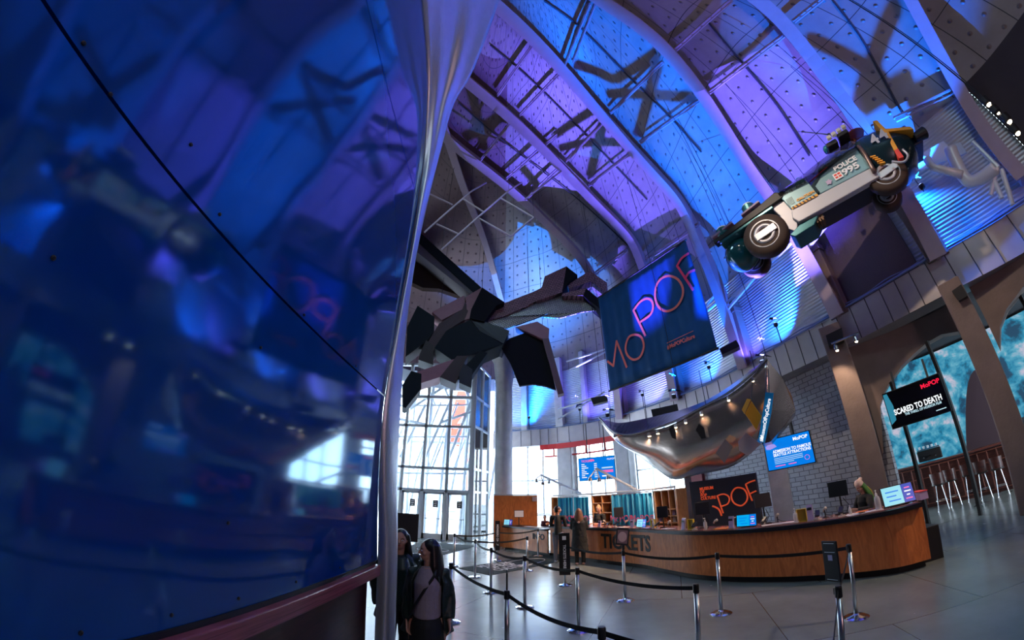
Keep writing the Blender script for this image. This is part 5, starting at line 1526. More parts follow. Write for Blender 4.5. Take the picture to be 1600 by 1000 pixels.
for i in range(14):
    a = 53.2 + i * 1.1; mb = MB(); mb.bar(az_d(a, 15.9, .1), az_d(a, 15.9, 1.32), .04, .03); mb.build('panel_stile', mat('red_brown_bar_top'), bar, world=True)
esp = thing('espresso_machine', 'dark espresso machine on the café bar', 'machine', az_d(58.0, 16.2, 1.435), R(-58))
mb = MB(); mb.box((0, 0, .22), (.8, .45, .36)); mb.build('machine_body', M_BLACK, esp, bevel=.03)
mb = MB(); mb.box((0, 0, .43), (.74, .4, .03)); mb.build('cup_tray', M_STEEL, esp)
for k in range(5):
    mb = MB(); mb.lathe([(.03, 0), (.045, .09), (.04, .09), (.028, .01)], 10, (-.28 + k * .14, 0, .445)); mb.build('stacked_cup', M_WPR, esp)
for k in range(3):
    mb = MB(); mb.tube([(-.2 + k * .2, -.22, .2), (-.2 + k * .2, -.38, .16)], .02, 8); mb.build('brew_handle', M_STEEL, esp)
# stools
def stool(p, first=None):
    t = thing('bar_stool', None, 'stool', p)
    mb = MB(); mb.lathe([(.05, .74), (.19, .75), (.20, .78), (.17, .81), (.02, .82)], 18); mb.build('seat', mat('black_vinyl', (.015, .012, .012), .4), t, smooth=True)
    for k in range(4):
        a = PI / 4 + k * PI / 2; mb = MB(); mb.tube([(.12 * math.cos(a), .12 * math.sin(a), .76), (.22 * math.cos(a), .22 * math.sin(a), .02), (.25 * math.cos(a), .25 * math.sin(a), .0)], .014, 6); mb.build('leg', M_STEEL, t)
    mb = MB(); mb.tube([(.17 * math.cos(k * PI / 8), .17 * math.sin(k * PI / 8), .3) for k in range(16)], .01, 6, closed=True); mb.build('foot_ring', M_STEEL, t)
    mb = MB(); mb.sheet([[(.18 * math.cos(a), .18 * math.sin(a), .80), (.20 * math.cos(a), .20 * math.sin(a), 1.12)] for a in [R(200 + 14 * q) for q in range(11)]], .015); mb.build('backrest', M_DKWOOD, t)
    return t
sp_ = [at_z(*p) for p in [(1475, 797), (1495, 790), (1522, 782), (1543, 779), (1569, 774)]]
s0 = stool(sp_[0])
LBL = ['dark bar stool nearest the right end of the ticket counter', 'dark bar stool second from the ticket counter end', 'dark bar stool in the middle of the café row', 'dark bar stool second from the right column in the café row', 'dark bar stool at the far right of the café row']
for i, p in enumerate(sp_):
    t = s0 if i == 0 else copy_tree(s0)
    t.location = p; t.rotation_euler.z = R(-az_of(p)) ; t['label'] = LBL[i]; t['category'] = 'stool'; t['group'] = 'bar stools along the café bar'
# lamps under the dark right-hand ceiling
for i, (px, py) in enumerate([(1545, 163), (1560, 177), (1577, 190), (1590, 208)]):
    q = at_d(px, py, 10.2); o = thing('ceiling_lamp', ['topmost warm ceiling lamp of four in the dark upper right corner', 'second warm ceiling lamp from the top in the dark right corner', 'third warm ceiling lamp from the top in the dark right corner', 'lowest warm ceiling lamp of four in the dark upper right corner'][i], 'lamp', q, group='warm ceiling lamps at the upper right')
    mb = MB(); mb.lathe([(.05, 0), (.09, .04), (.10, .2), (.03, .24)], 12); mb.build('lamp_can', M_BLACK, o)
    mb = MB(); mb.ball((0, 0, 0), .055 if i != 1 else .035, 10, 8); mb.build('bulb', M_LAMPW, o)
    loc = BVH.ray_cast(q + Vector((0, 0, .3)), Vector((0, 0, 1)))[0]
    mb = MB(); mb.tube([(0, 0, .2), (0, 0, loc.z - q.z - .05)], .012, 5); mb.build('drop_rod', M_BLACK, o)
    if i in (0, 3):
        lamp('gallery_spot', 'SPOT', q - Vector((0, 0, .15)), 1100, (1, .66, .42), (5.2 + .9 * (i == 0), 5.8 + 1.5 * (i == 0), .6), spot_size=R(50), spot_blend=.9, shadow_soft_size=.08)
# fixtures in the rightmost blue bay: thick pipe on white panels
pl = thing('wall_duct', 'thick bent white pipe on the blue lit wall bay at the far right', 'pipe', at_d(1480, 262, 11.0))
mb = MB(); mb.tube(cat_spline([at_d(a, b, 10.9) for a, b in [(1485, 232), (1492, 250), (1505, 275), (1518, 284), (1535, 277), (1555, 262)]], 5), .16, 14); mb.build('bent_pipe', M_WHITEST, pl, smooth=True, world=True)
mb = MB(); mb.tube([at_d(a, b, 10.7) for a, b in [(1448, 248), (1458, 262), (1503, 273)]], .11, 12); mb.build('bent_pipe', M_WHITEST, pl, smooth=True, world=True)
hexa([(1432, 245), (1474, 220), (1484, 230), (1480, 250), (1436, 266)], 11.3, .06, mat('white_panel', (.7, .72, .75), .5), 'wall_panel', pl)
hexa([(1482, 228), (1500, 222), (1510, 238), (1494, 246)], 11.3, .08, mat('white_panel'), 'wall_panel', pl)
for pts in [[(1545, 262), (1565, 310)], [(1558, 262), (1548, 305)], [(1565, 265), (1582, 320)], [(1520, 222), (1560, 262)]]:
    mb = MB(); mb.tube([at_d(a, b, 11.0) for a, b in pts], .06, 8); mb.build('pipe_brace', M_WHITEST, pl, world=True)
# boxes and lamps on the fascia
def box_speaker(quad, d, depth, label, lamps=()):
    t = thing('wall_speaker', label, 'speaker', at_d(*quad[3], d))
    hexa(quad, d, depth, M_CASE, 'cabinet', t)
    for a, b in lamps:
        q = at_d(a, b, d - .15); mb = MB(); mb.lathe([(.03, .18), (.06, .12), (.07, 0), (.05, -.01)], 12, q); mb.build('lamp_head', M_STEEL, t, world=True)
        mb = MB(); mb.ball(q, .045, 8, 6); mb.build('bulb', M_LAMPW, t, world=True)
    return t
t = box_speaker([(1290, 524), (1315, 512), (1318, 529), (1295, 541)], 11.7, .4, 'black box speaker with two warm spot lamps on the fascia above the block wall', [(1308, 547), (1338, 533)])
mb = MB(); mb.tube([at_d(1299, 537, 11.5), at_d(1342, 520, 11.5)], .03, 8); mb.build('lamp_bar', M_STEEL, t, world=True)
lamp('fascia_spot', 'SPOT', at_d(1308, 549, 11.3), 90, (1, .72, .5), at_d(1320, 640, 12.5), spot_size=R(75), spot_blend=.7, shadow_soft_size=.05)
box_speaker([(1124, 545), (1150, 531), (1156, 541), (1128, 554)], 13.5, .4, 'small black box speaker just below the right corner of the banner')
box_speaker([(1017, 640), (1058, 631), (1061, 645), (1020, 652)], 15.5, .5, 'grey metal box on the fascia above the canopy')
box_speaker([(923, 622), (948, 617), (950, 626), (927, 632)], 16.5, .4, 'small black box speaker hanging left below the banner')
q = at_d(940, 616, 16.7); loc = BVH.ray_cast(q, Vector((0, 0, 1)))[0]; mb = MB(); mb.tube([q, loc], .012, 5); o_ = [o for o in bpy.data.objects if o.get('label', '').startswith('small black box speaker hanging')][0]; mb.build('hanging_cable', M_BLACK, o_, world=True)
box_speaker([(1487, 455), (1502, 444), (1512, 462), (1498, 470)], 11.2, .4, 'square black speaker on the fascia beside the right café column')
# pale tube braces between the wall columns (photo left of the banner)
for a, b in [((872, 655), (945, 612)), ((872, 640), (925, 622)), ((885, 565), (948, 545)), ((890, 578), (948, 549))]:
    mb = MB(); mb.tube([at_d(*a, 19), at_d(*b, 18)], .05, 8); struct(mb.build('wall_brace', M_WHITEST))
# ================================================================== PEOPLE
M_SKIN = mat('skin_light', (.55, .30, .22), .5); M_SKIN2 = mat('skin_tan', (.42, .21, .14), .5)
M_EYEW = mat('eye_white', (.7, .7, .7), .3); M_EYED = mat('eye_dark', (.01, .008, .008), .2); M_LIP = mat('lips', (.38, .06, .06), .4)
def remesh(o, v, smooth=4):
    m = o.modifiers.new('remesh', 'REMESH'); m.mode = 'VOXEL'; m.voxel_size = v; m.use_smooth_shade = True
    s = o.modifiers.new('smooth', 'SMOOTH'); s.iterations = smooth; s.factor = .5
def hand(mb, wrist, d, palm_n, s=1.0, curl=.5, side=1):
    """palm and five fingers; d = direction of the hand, palm_n = palm normal"""
    w = Vector(wrist); d = Vector(d).normalized(); n = Vector(palm_n); n = (n - d * n.dot(d)).normalized(); x = d.cross(n) * side
    mb.tube([w - d * .02 * s, w + d * .03 * s, w + d * .085 * s], [(.020 * s, .026 * s), (.017 * s, .037 * s), (.014 * s, .040 * s)], 10, up=x)
    for k, (o, L) in enumerate([(.030, .068), (.010, .078), (-.010, .072), (-.030, .056)]):
        b = w + d * .085 * s + x * o * s; e1 = b + (d * math.cos(curl * .6) + n * math.sin(curl * .6)) * L * .45 * s
        e2 = e1 + (d * math.cos(curl * 1.5) + n * math.sin(curl * 1.5)) * L * .35 * s; e3 = e2 + (d * math.cos(curl * 2.2) + n * math.sin(curl * 2.2)) * L * .25 * s
        mb.tube([b - d * .02, b, e1, e2, e3], [.009 * s, .0095 * s, .009 * s, .008 * s, .006 * s], 8)
    b = w + d * .025 * s + x * .030 * s
    mb.tube([b, b + (x * .6 + d * .6 + n * .4) * .035 * s, b + (x * .5 + d * .9 + n * .6) * .062 * s], [.012 * s, .010 * s, .007 * s], 8)
def person(name, label, loc, rz, h=1.68, skin=None, head_yaw=0, head_pitch=0, arms=None, top=None, sleeve=1.0, bottom=None, legs='trousers', coat=None,
           hair=None, hair_style='short', shoes=None, group=None, seat=False, fat=1.0, voxel=.014, face=True, inner=None, hat=None, collar=None):
    t = thing(name, label, 'person', loc, rz, group)
    s = h / 1.68; skin = skin or M_SKIN
    V = lambda x, y, z: Vector((x * s, y * s, z * s))
    sh = .175 * fat ** .5
    if arms is None:
        arms = [[(sh, 0, 1.38), (sh + .07, -.02, 1.12), (sh + .06, .06, .88), (0, .1, -1)], [(-sh, 0, 1.38), (-sh - .07, -.02, 1.12), (-sh - .06, .06, .88), (0, .1, -1)]]
    # skin body, one continuous surface
    b = MB()
    b.tube([V(0, 0, .86), V(0, 0, 1.0), V(0, .0, 1.15), V(0, 0, 1.30), V(0, -.01, 1.39)], [(.15 * fat, .10 * fat), (.135 * fat, .095 * fat), (.13 * fat, .09 * fat), (.155 * fat, .10 * fat), (.13, .07)], 16, up=(1, 0, 0) )
    b.tube([V(0, -.01, 1.36), V(0, .0, 1.44), V(0, .01, 1.50)], [.065, .052, .052], 12)
    for a in arms:
        p = [V(*q) for q in a[:3]]
        b.tube([V(a[0][0] * .55, 0, 1.36), p[0], p[0].lerp(p[1], .5), p[1], p[1].lerp(p[2], .5), p[2]], [.05, .050, .043, .037, .034, .024], 10)
        hand(b, p[2], Vector(a[3]), (1 if a[0][0] < 0 else -1, .2, 0) if len(a) < 5 else a[4], s, .5 if len(a) < 6 else a[5], 1 if a[0][0] < 0 else -1)
    hipw = .09 * fat
    if not seat:
        for sx_ in (-1, 1):
            b.tube([V(sx_ * hipw, 0, .92), V(sx_ * hipw * 1.05, .01, .70), V(sx_ * hipw, .015, .48), V(sx_ * hipw, -.01, .30), V(sx_ * hipw, -.01, .08)], [.085 * fat, .075 * fat, .052, .048, .035], 12)
            b.tube([V(sx_ * hipw, -.05, .035), V(sx_ * hipw, .10, .03)], [.035, .028], 10)
    # head on the neck
    HM = Matrix.Translation(V(0, .01, 1.50)) @ Euler((head_pitch, 0, head_yaw), 'ZYX').to_matrix().to_4x4()
    H = lambda x, y, z: HM @ (Vector((x, y, z)) * s)
    HR = HM.to_3x3()
    b.ball(H(0, .008, .105), (.074 * s, .092 * s, .098 * s), 20, 14, HR); b.ball(H(0, .028, .045), (.055 * s, .062 * s, .062 * s), 18, 12, HR)
    b.ball(H(0, .062, .015), (.022 * s, .024 * s, .018 * s), 10, 8, HR)
    b.ball(H(0, .075, .12), (.055 * s, .022 * s, .02 * s), 12, 8, HR)
    b.tube([H(0, .09, .105), H(0, .110, .070), H(0, .094, .062)], [.009 * s, .015 * s, .010 * s], 8)
    for sx_ in (-1, 1):
        b.ball(H(sx_ * .076, -.002, .085), (.010 * s, .020 * s, .030 * s), 10, 8, HR); b.ball(H(sx_ * .042, .062, .065), (.024 * s, .022 * s, .024 * s), 10, 8, HR)
    b.tube([H(0, -.01, -.01), H(0, .0, .06)], [.052 * s, .055 * s], 12)
    body = b.build('body', skin, t); remesh(body, voxel * .6, 3)
    if face:
        for sx_ in (-1, 1):
            e = MB(); e.ball(H(sx_ * .031, .090, .093), (.013 * s, .010 * s, .008 * s), 12, 8, HR); eo = e.build('eye', M_EYEW, body, smooth=True)
            e = MB(); e.ball(H(sx_ * .031, .098, .093), (.0055 * s, .004 * s, .0055 * s), 10, 8, HR); e.build('iris', M_EYED, body, smooth=True)
            e = MB(); e.tube([H(sx_ * .015, .101, .110), H(sx_ * .032, .101, .116), H(sx_ * .050, .088, .110)], .0032 * s, 6); e.build('eyebrow', hair or M_EYED, body)
        e = MB(); e.tube([H(-.022, .086, .036), H(-.008, .097, .039), H(.008, .097, .039), H(.022, .086, .036)], [.003 * s, .006 * s, .006 * s, .003 * s], 8, flat=.8); e.build('lips', M_LIP, body, smooth=True)
    # clothes
    if top:
        c = MB(); zb = .84 if not coat else .9
        c.tube([V(0, 0, zb), V(0, 0, .95), V(0, 0, 1.12), V(0, .005, 1.28), V(0, -.005, 1.40), V(0, 0, 1.435)], [(.178 * fat, .128 * fat), (.17 * fat, .125 * fat), (.158 * fat, .118 * fat), (.175 * fat, .122 * fat), (.145, .09), (.075, .065)], 20, up=(1, 0, 0))
        for a in arms:
            p = [V(*q) for q in a[:3]]; last = p[1].lerp(p[2], .92) if sleeve >= 1 else p[0].lerp(p[1], .75)
            pts = [V(a[0][0] * .5, 0, 1.36), p[0] + V(0, 0, .0), p[0].lerp(p[1], .5), p[1], last] if sleeve >= 1 else [V(a[0][0] * .5, 0, 1.36), p[0], p[0].lerp(p[1], .5), last]
            c.tube(pts, [.075, .075, .064, .056, .044] if sleeve >= 1 else [.075, .072, .066, .062], 12)
        o = c.build('top', top, t); remesh(o, voxel)
    if inner:
        c = MB(); c.tube([V(0, .012, .93), V(0, .012, 1.12), V(0, .016, 1.28), V(0, .01, 1.40), V(0, 0.005, 1.43)], [(.165 * fat, .128 * fat), (.155 * fat, .124 * fat), (.165 * fat, .128 * fat), (.13, .10), (.085, .075)], 20, up=(1, 0, 0))
        o = c.build('cardigan', inner, t); remesh(o, voxel)
    if coat:
        zc, mcoat, open_ = coat
        c = MB(); nseg = 30; P = []
        prof = [(zc, .245 * fat, .19 * fat), (zc * .5 + .42, .225 * fat, .17 * fat), (.95, .20 * fat, .155 * fat), (1.12, .19 * fat, .148 * fat), (1.28, .20 * fat, .148 * fat), (1.38, .175, .12), (1.44, .10, .09)]
        a0 = open_; 
        for k in range(nseg + 1):
            a = PI / 2 + a0 + (2 * PI - 2 * a0) * k / nseg
            P.append([V(rx * math.cos(a), ry * math.sin(a) + .0, z) for z, rx, ry in prof])
        c.sheet(P, -.014); 
        for a in arms:
            p = [V(*q) for q in a[:3]]
            c.tube([V(a[0][0] * .6, 0, 1.36), p[0] + V(0, 0, .005), p[0].lerp(p[1], .5), p[1], p[1].lerp(p[2], .5), p[1].lerp(p[2], .93)], [.07, .075, .072, .068, .062, .054], 14)
        c.tube([V(.085, .05, 1.43), V(.10, -.03, 1.455), V(0, -.085, 1.475), V(-.10, -.03, 1.455), V(-.085, .05, 1.43), V(-.12, .14, 1.30)], [.022, .03, .034, .03, .022, .012], 10)
        o = c.build('coat', mcoat, t); remesh(o, voxel)
        dp = o.modifiers.new('folds', 'DISPLACE'); tx = bpy.data.textures.new('fold_noise', 'CLOUDS'); tx.noise_scale = .09; dp.texture = tx; dp.strength = .022; dp.mid_level = .5
    if bottom and not seat:
        c = MB()
        if legs == 'trousers':
            c.tube([V(0, 0, .82), V(0, 0, .96)], [(.165 * fat, .12 * fat), (.155 * fat, .115 * fat)], 18, up=(1, 0, 0))
            for sx_ in (-1, 1):
                c.tube([V(sx_ * hipw, 0, .92), V(sx_ * hipw * 1.05, .01, .70), V(sx_ * hipw, .015, .48), V(sx_ * hipw, -.01, .25), V(sx_ * hipw, -.01, .06)], [.098 * fat, .092 * fat, .075, .068, .066], 14)
        else:
            c.tube([V(0, 0, .98), V(0, 0, .85), V(0, 0, .5), V(0, 0, .2)], [(.155 * fat, .125 * fat), (.185 * fat, .15 * fat), (.20 * fat, .17 * fat), (.22 * fat, .19 * fat)], 20, up=(1, 0, 0))
        o = c.build('trousers' if legs == 'trousers' else 'skirt', bottom, t); remesh(o, voxel)
    if shoes and not seat:
        for sx_ in (-1, 1):
            c = MB(); c.tube([V(sx_ * hipw, -.075, .045), V(sx_ * hipw, .0, .05), V(sx_ * hipw, .10, .04), V(sx_ * hipw, .16, .03)], [(.035, .04), (.042, .05), (.045, .038), (.03, .02)], 12, up=(1, 0, 0)); c.build('shoe', shoes, t, smooth=True)
    # hair
    if hair:
        c = MB(); c.ball(H(0, -.012, .125), (.086 * s, .098 * s, .092 * s), 20, 14, HR)
        if hair_style == 'long':
            for k in range(15):
                a = R(-25 + 230 * k / 14) + PI; x_ = .080 * math.cos(a); y_ = .085 * math.sin(a) * -1
                ang = PI * (k / 14); x_ = .086 * math.cos(ang); y_ = -.02 - .085 * math.sin(ang)
                L = .34 + .05 * math.sin(k * 2.1)
                c.tube([H(x_ * .8, y_ * .8, .15), H(x_, y_, .06), H(x_ * 1.25, y_ * 1.15, -.06), H(x_ * 1.35, y_ * 1.2 - .01, -L + .12), H(x_ * 1.2, y_ * 1.1 - .01, -L + .03)], [.03 * s, .034 * s, .036 * s, .03 * s, .012 * s], 8)
        if hair_style == 'short':
            c.ball(H(0, -.035, .09), (.080 * s, .072 * s, .085 * s), 16, 12, HR)
        if hair_style == 'bun':
            c.ball(H(0, -.06, .20), (.045 * s, .045 * s, .04 * s), 12, 10, HR); c.ball(H(0, -.035, .09), (.080 * s, .072 * s, .085 * s), 16, 12, HR)
        o = c.build('hair', hair, t); remesh(o, .009, 2)
    if hat:
        c = MB(); c.lathe([(.092 * s, .0), (.100 * s, .02 * s), (.098 * s, .06 * s), (.085 * s, .10 * s), (.05 * s, .135 * s), (.01, .145 * s)], 20, H(0, -.004, .125), HR)
        c.ball(H(.0, -.09, .235), (.045 * s, .055 * s, .035 * s), 12, 8, HR); c.ball(H(0, -.05, .21), (.06 * s, .06 * s, .05 * s), 12, 8, HR)
        o = c.build('beanie', hat, t); remesh(o, .008, 2)
    return t, H, V
M_BLKCLOTH = mat('black_cloth', (.014, .016, .018), .75); M_GREENBLK = mat('green_black_nylon', (.010, .022, .020), .45); M_GREYCARD = mat('grey_pink_knit', (.33, .27, .31), .85, noise=.15, nscale=40, bump=.4, bscale=180)
M_BLKHAIR = mat('black_hair', (.010, .007, .008), .35, noise=.4, nscale=30); M_BRNHAIR = mat('brown_hair', (.13, .055, .030), .45, noise=.5, nscale=25, bump=.5, bscale=60)
M_WSHOE = mat('white_shoes', (.7, .7, .72), .5); M_BSHOE = mat('black_shoes', (.01, .01, .01), .4)
# foreground woman, looking to her right (photo left)
wpos = at_z(672, 848, 1.64); wd = math.hypot(wpos.x, wpos.y)
wpos = az_d(-12.0, 3.95)
face_cam = math.atan2(-wpos.x, wpos.y) + PI   # +Y local turned to the lens
w_, H, V = person('person', 'woman in an open black jacket over a grey cardigan looking left beside the blue wall', wpos, PI + R(12) - R(6), h=1.64, skin=M_SKIN, head_yaw=R(-68), head_pitch=R(3),
    arms=[[(.145, 0, 1.36), (.20, -.04, 1.10), (.19, .08, .88), (-.1, .3, -1)], [(-.145, 0, 1.36), (-.21, -.03, 1.12), (-.22, .08, .90), (-.1, .3, -1)]], inner=M_GREYCARD, bottom=M_BLKCLOTH, legs='skirt', coat=(.78, M_GREENBLK, R(46)), hair=M_BLKHAIR, hair_style='long', shoes=M_BSHOE, fat=1.12, voxel=.010)
for k in range(5):
    b = MB(); b.lathe([(.011, 0), (.011, .005), (.004, .006)], 10, V(.0, .158, 1.24 - k * .075), Euler((R(-90), 0, 0)).to_matrix()); b.build('cardigan_button', mat('grey_button', (.45, .4, .42), .3), w_)
b = MB(); b.tube([V(-.085, .09, 1.45), V(-.075, .175, 1.37), V(-.03, .19, 1.30), V(.02, .20, 1.22), V(.10, .20, 1.08), V(.15, .185, .97)], .014, 8, flat=.35); b.build('bag_strap', M_BLACK, w_)
b = MB(); b.ball(V(.004, .105, 1.40), (.012, .006, .012), 8, 6); b.build('pendant', M_STEEL, w_)
b = MB(); b.prism([V(0, .135, 1.36), V(.035, .11, 1.43), V(-.035, .11, 1.43)], (0, .006, 0)); b.build('neckline_skin', M_SKIN, w_)
person('person', 'person in a dark padded jacket half hidden behind the pale wall edge at left', az_d(-16.3, 4.45), PI + R(40), h=1.68, skin=M_SKIN2, head_yaw=R(-30), top=M_GREENBLK, coat=(.75, M_GREENBLK, R(20)), bottom=M_BLKCLOTH, hair=M_BLKHAIR, hair_style='long', shoes=M_BSHOE, fat=1.1, voxel=.012)
# customers at the counter, backs to the lens
pc = at_z(873, 872, 0); pc = az_d(az_of(pc), 13.3 - .7)
reach = lambda sx_: [(sx_ * .18, 0, 1.38), (sx_ * .23, .03, 1.12), (sx_ * .14, .25, 1.12), (-sx_ * .2, 1, 0)]
person('person', 'man in a black hoodie and grey trousers at the counter, seen from behind', pc, R(-20), h=1.80, skin=M_SKIN2, head_yaw=R(-60), arms=[reach(1), reach(-1)], top=M_BLKCLOTH, bottom=mat('grey_denim', (.16, .16, .19), .8), hair=M_BLKHAIR, shoes=M_WSHOE, voxel=.014)
pc2 = az_d(9.9, 12.1)
person('person', 'woman with long brown hair in a long black coat at the counter', pc2, R(-14), h=1.72, skin=M_SKIN, head_yaw=0, arms=[reach(1), reach(-1)], coat=(.42, M_BLKCLOTH, 0.02), bottom=M_BLKCLOTH, hair=M_BRNHAIR, hair_style='long', shoes=mat('tan_shoes', (.55, .32, .24), .5), voxel=.014, fat=1.1, face=False)
# staff behind the counter
def staff(az, back, label, **k):
    p, t, n = counter_pt(s_at_az(az)); q = az_d(az, p.length + back)
    kw = dict(h=1.7, arms=[reach(1), reach(-1)], shoes=M_BSHOE, bottom=M_BLKCLOTH); kw.update(k)
    return person('person', label, (q.x, q.y, 0), math.atan2(-n.x, n.y) + PI, **kw)
staff(13.0, 1.25, 'clerk with glasses and pulled back fair hair in black behind the counter', top=M_BLKCLOTH, sleeve=.6, hair=mat('fair_hair', (.45, .27, .14), .5), hair_style='bun', head_yaw=R(25), h=1.76, head_pitch=R(-14))
st3 = staff(6.3, 1.3, 'clerk with fair bun in a patterned shirt left of the man in the hoodie', top=mat('patterned_rust_shirt', (.42, .17, .10), .7, noise=.8, nscale=30), hair=mat('fair_hair'), hair_style='bun', head_yaw=R(-20), h=1.66)
stc = staff(4.9, 1.6, 'person in a dark cap and maroon top bending low behind the info counter', top=mat('maroon_top', (.14, .02, .03), .7), hair=M_BLKHAIR, h=1.38, head_yaw=R(30))
pr, tr, nr = counter_pt(s_at_az(49.0)); q = az_d(49.2, 9.35)
arms_r = [[(.18, 0, 1.36), (.24, .10, 1.14), (.10, .32, 1.16), (-.6, .8, .1)], [(-.18, 0, 1.36), (-.24, .10, 1.14), (-.10, .32, 1.16), (.6, .8, .1)]]
rst, H, V = person('person', 'clerk in a cream beanie with long green and yellow hair behind the counter', (q.x, q.y, 0), R(-49 + 180 - 52), h=1.62, top=M_BLKCLOTH, arms=arms_r, head_pitch=R(-22), hair=mat('green_hair', (.05, .17, .03), .5, noise=.9, nscale=18), hair_style='long', hat=mat('cream_knit', (.62, .48, .42), .85), bottom=M_BLKCLOTH, shoes=M_BSHOE, voxel=.012)
for k in range(4):
    b = MB(); b.tube([H(-.03 - .02 * k, -.10, .04), H(-.04 - .02 * k, -.13, -.08), H(-.03 - .02 * k, -.12, -.22)], [.012, .016, .008], 8); b.build('yellow_hair_lock', mat('yellow_hair', (.55, .42, .05), .5), rst, smooth=True)

# ================================================================== QUEUE POSTS, BELTS, MATS
M_POSTG = mat('satin_steel_post', (.55, .57, .60), .28, 1.0); M_BELT = mat('black_belt', (.012, .012, .014), .6); M_BASE = mat('chrome_base', (.70, .72, .76), .12, 1.0)
def post_tree(m):
    t = thing('queue_post', None, 'post', (0, 0, 0))
    mb = MB(); mb.lathe([(.175, 0), (.175, .012), (.14, .028), (.05, .045), (.03, .06)], 32); mb.build('base', M_BASE, t, smooth=False)
    mb = MB(); mb.lathe([(.030, .05), (.030, .90)], 20); mb.build('tube', m, t, smooth=True)
    mb = MB(); mb.lathe([(.036, .895), (.036, .985), (.030, 1.0)], 20); mb.box((0, .038, .945), (.03, .02, .06)); mb.build('belt_head', M_BLACK if m is M_BLACK else M_CASE, t)
    return t
PG = post_tree(M_POSTG)
def gpt(px, py): return at_z(px, py, 0)
POSTS = {
 's1': (gpt(709, 885), 'steel queue post farthest left, nearest the entrance doors'), 's2': (gpt(742, 902), 'steel queue post beside the left corner of the lettered mat'),
 's3': (gpt(767, 926), 'steel queue post third in the left row, base on bare floor left of the mat'), 's4': (gpt(820, 949), 'steel queue post standing in front of the floor mat, middle of the left row'),
 's5': (gpt(904, 986), 'steel queue post front and centre with a large shiny base'), 's6': (at_z(792, 922, 1.0), 'steel queue post at the bottom edge with a thin black rod on top'),
 's7': (at_z(940, 979, 1.0), 'nearest queue post, only its black head shows at the bottom edge'), 's8': (at_z(1087, 912, 1.0), 'dark steel queue post at the bottom centre right ending the long belt'),
 's9': (gpt(1127, 959), 'steel queue post before the wide plain front of the ticket counter'), 's10': (gpt(977, 939), 'steel queue post carrying a small framed notice in front of the lettering'),
 's11': (gpt(1338, 965), 'steel queue post at the right before the counter end'), 's12': (at_z(1309, 915, 1.0), 'near right queue post carrying a tall narrow black sign'),
 's13': (gpt(824, 892), 'steel queue post at the belt end before the info lettering'), 's14': (gpt(841, 869), 'steel queue post closest to the information counter'),
 's15': (gpt(883, 915), 'queue post holding the black TICKETS HERE panel'), 's16': (gpt(777, 876), 'queue post holding the black MEMBERS panel'), 's17': (gpt(703, 972), 'steel queue post right behind the woman in the black jacket')}
PP = {}
first = True
for k, (p, lab) in POSTS.items():
    t = PG if first else copy_tree(PG); first = False
    t.location = (p.x, p.y, 0); t['label'] = lab; t['category'] = 'post'; t['group'] = 'queue posts of the ticket line'; PP[k] = Vector((p.x, p.y, 0))
def belt(a, b, label, sag=.06, end=None):
    A = PP[a] + Vector((0, 0, .945)); B = (end if end is not None else PP[b] + Vector((0, 0, .945)))
    d = (B - A); d.z = 0; d.normalize(); A = A + d * .045; B = B - d * .045
    n = 16; P = []
    for i in range(n + 1):
        u = i / n; q = A.lerp(B, u) - Vector((0, 0, sag * 4 * u * (1 - u))); P.append([q + Vector((0, 0, -.024)), q + Vector((0, 0, .024))])
    mb = MB(); mb.sheet(P, .003); tag(mb.build('queue_belt', M_BELT), label, 'belt', 'black belts of the ticket line')
belt('s1', 's16', 'black belt from the farthest left post to the MEMBERS panel post'); belt('s16', 's14', 'black belt from the MEMBERS panel post to the info counter post')
belt('s1', 's2', 'short black belt between the two farthest left posts'); belt('s2', 's13', 'black belt running right from the second left post to the info lettering post')
belt('s2', 's3', 'black belt between the second and third posts of the left row'); belt('s3', 's4', 'black belt crossing in front of the lettered mat'); belt('s4', 's5', 'black belt between the middle left post and the front centre post')
belt('s5', 's8', 'long black belt from the front centre post to the bottom centre right post', .05); belt('s17', 's6', 'black belt from behind the woman to the post with the thin rod', .05)
belt('s6', 's7', 'black belt from the thin rod post to the nearest post'); belt('s7', None, 'black belt leaving the nearest post toward the lower right', .02, Vector((1.75, 1.9, .93)))
belt('s15', 's10', 'black belt from the TICKETS HERE post to the framed notice post'); belt('s10', 's9', 'black belt across the counter front from the framed notice post'); belt('s9', 's11', 'black belt running right along the counter to its end post', .03)
belt('s11', 's12', 'short steep black belt between the two right posts', .03); belt('s12', None, 'black belt dropping from the near right sign post out of the picture', .02, Vector((1.0, 1.2, .93)))
# things carried by the posts
M_SIGNB = mat('black_sign_panel', (.012, .012, .015), .35)
def panel_sign(k, z0, z1, w, txts, label, yaw, side=.05):
    p = PP[k]; t = thing('queue_sign', label, 'sign', (p.x, p.y, z0), yaw)
    mb = MB(); mb.box((0, -.05, (z1 - z0) / 2), (w, .02, z1 - z0)); mb.build('panel', M_SIGNB, t, bevel=.004)
    mb = MB(); mb.box((0, -.03, (z1 - z0) / 2), (.02, .03, (z1 - z0) * .9)); mb.build('clip_bar', M_BLACK, t)
    for s, z, sz, rot, m in txts:
        M = Matrix.Translation((0, -.062, z)) @ Matrix(((1, 0, 0, 0), (0, 0, -1, 0), (0, 1, 0, 0), (0, 0, 0, 1))) @ Matrix.Rotation(rot, 4, 'Z')
        text_mesh(s, sz, .001, m, 'sign_lettering', t, M, .002)
    return t
panel_sign('s15', .26, 1.26, .26, [('TICKETS HERE', .44, .088, R(-90), M_WPR)], 'tall black panel reading TICKETS HERE on a queue post before the counter', R(-7))
mb = MB(); mb.box((0, -.063, .88), (.09, .003, .09)); mb.build('ticket_icon', M_WPR, [o for o in bpy.data.objects if o.get('label', '').startswith('tall black panel reading TICKETS')][0])
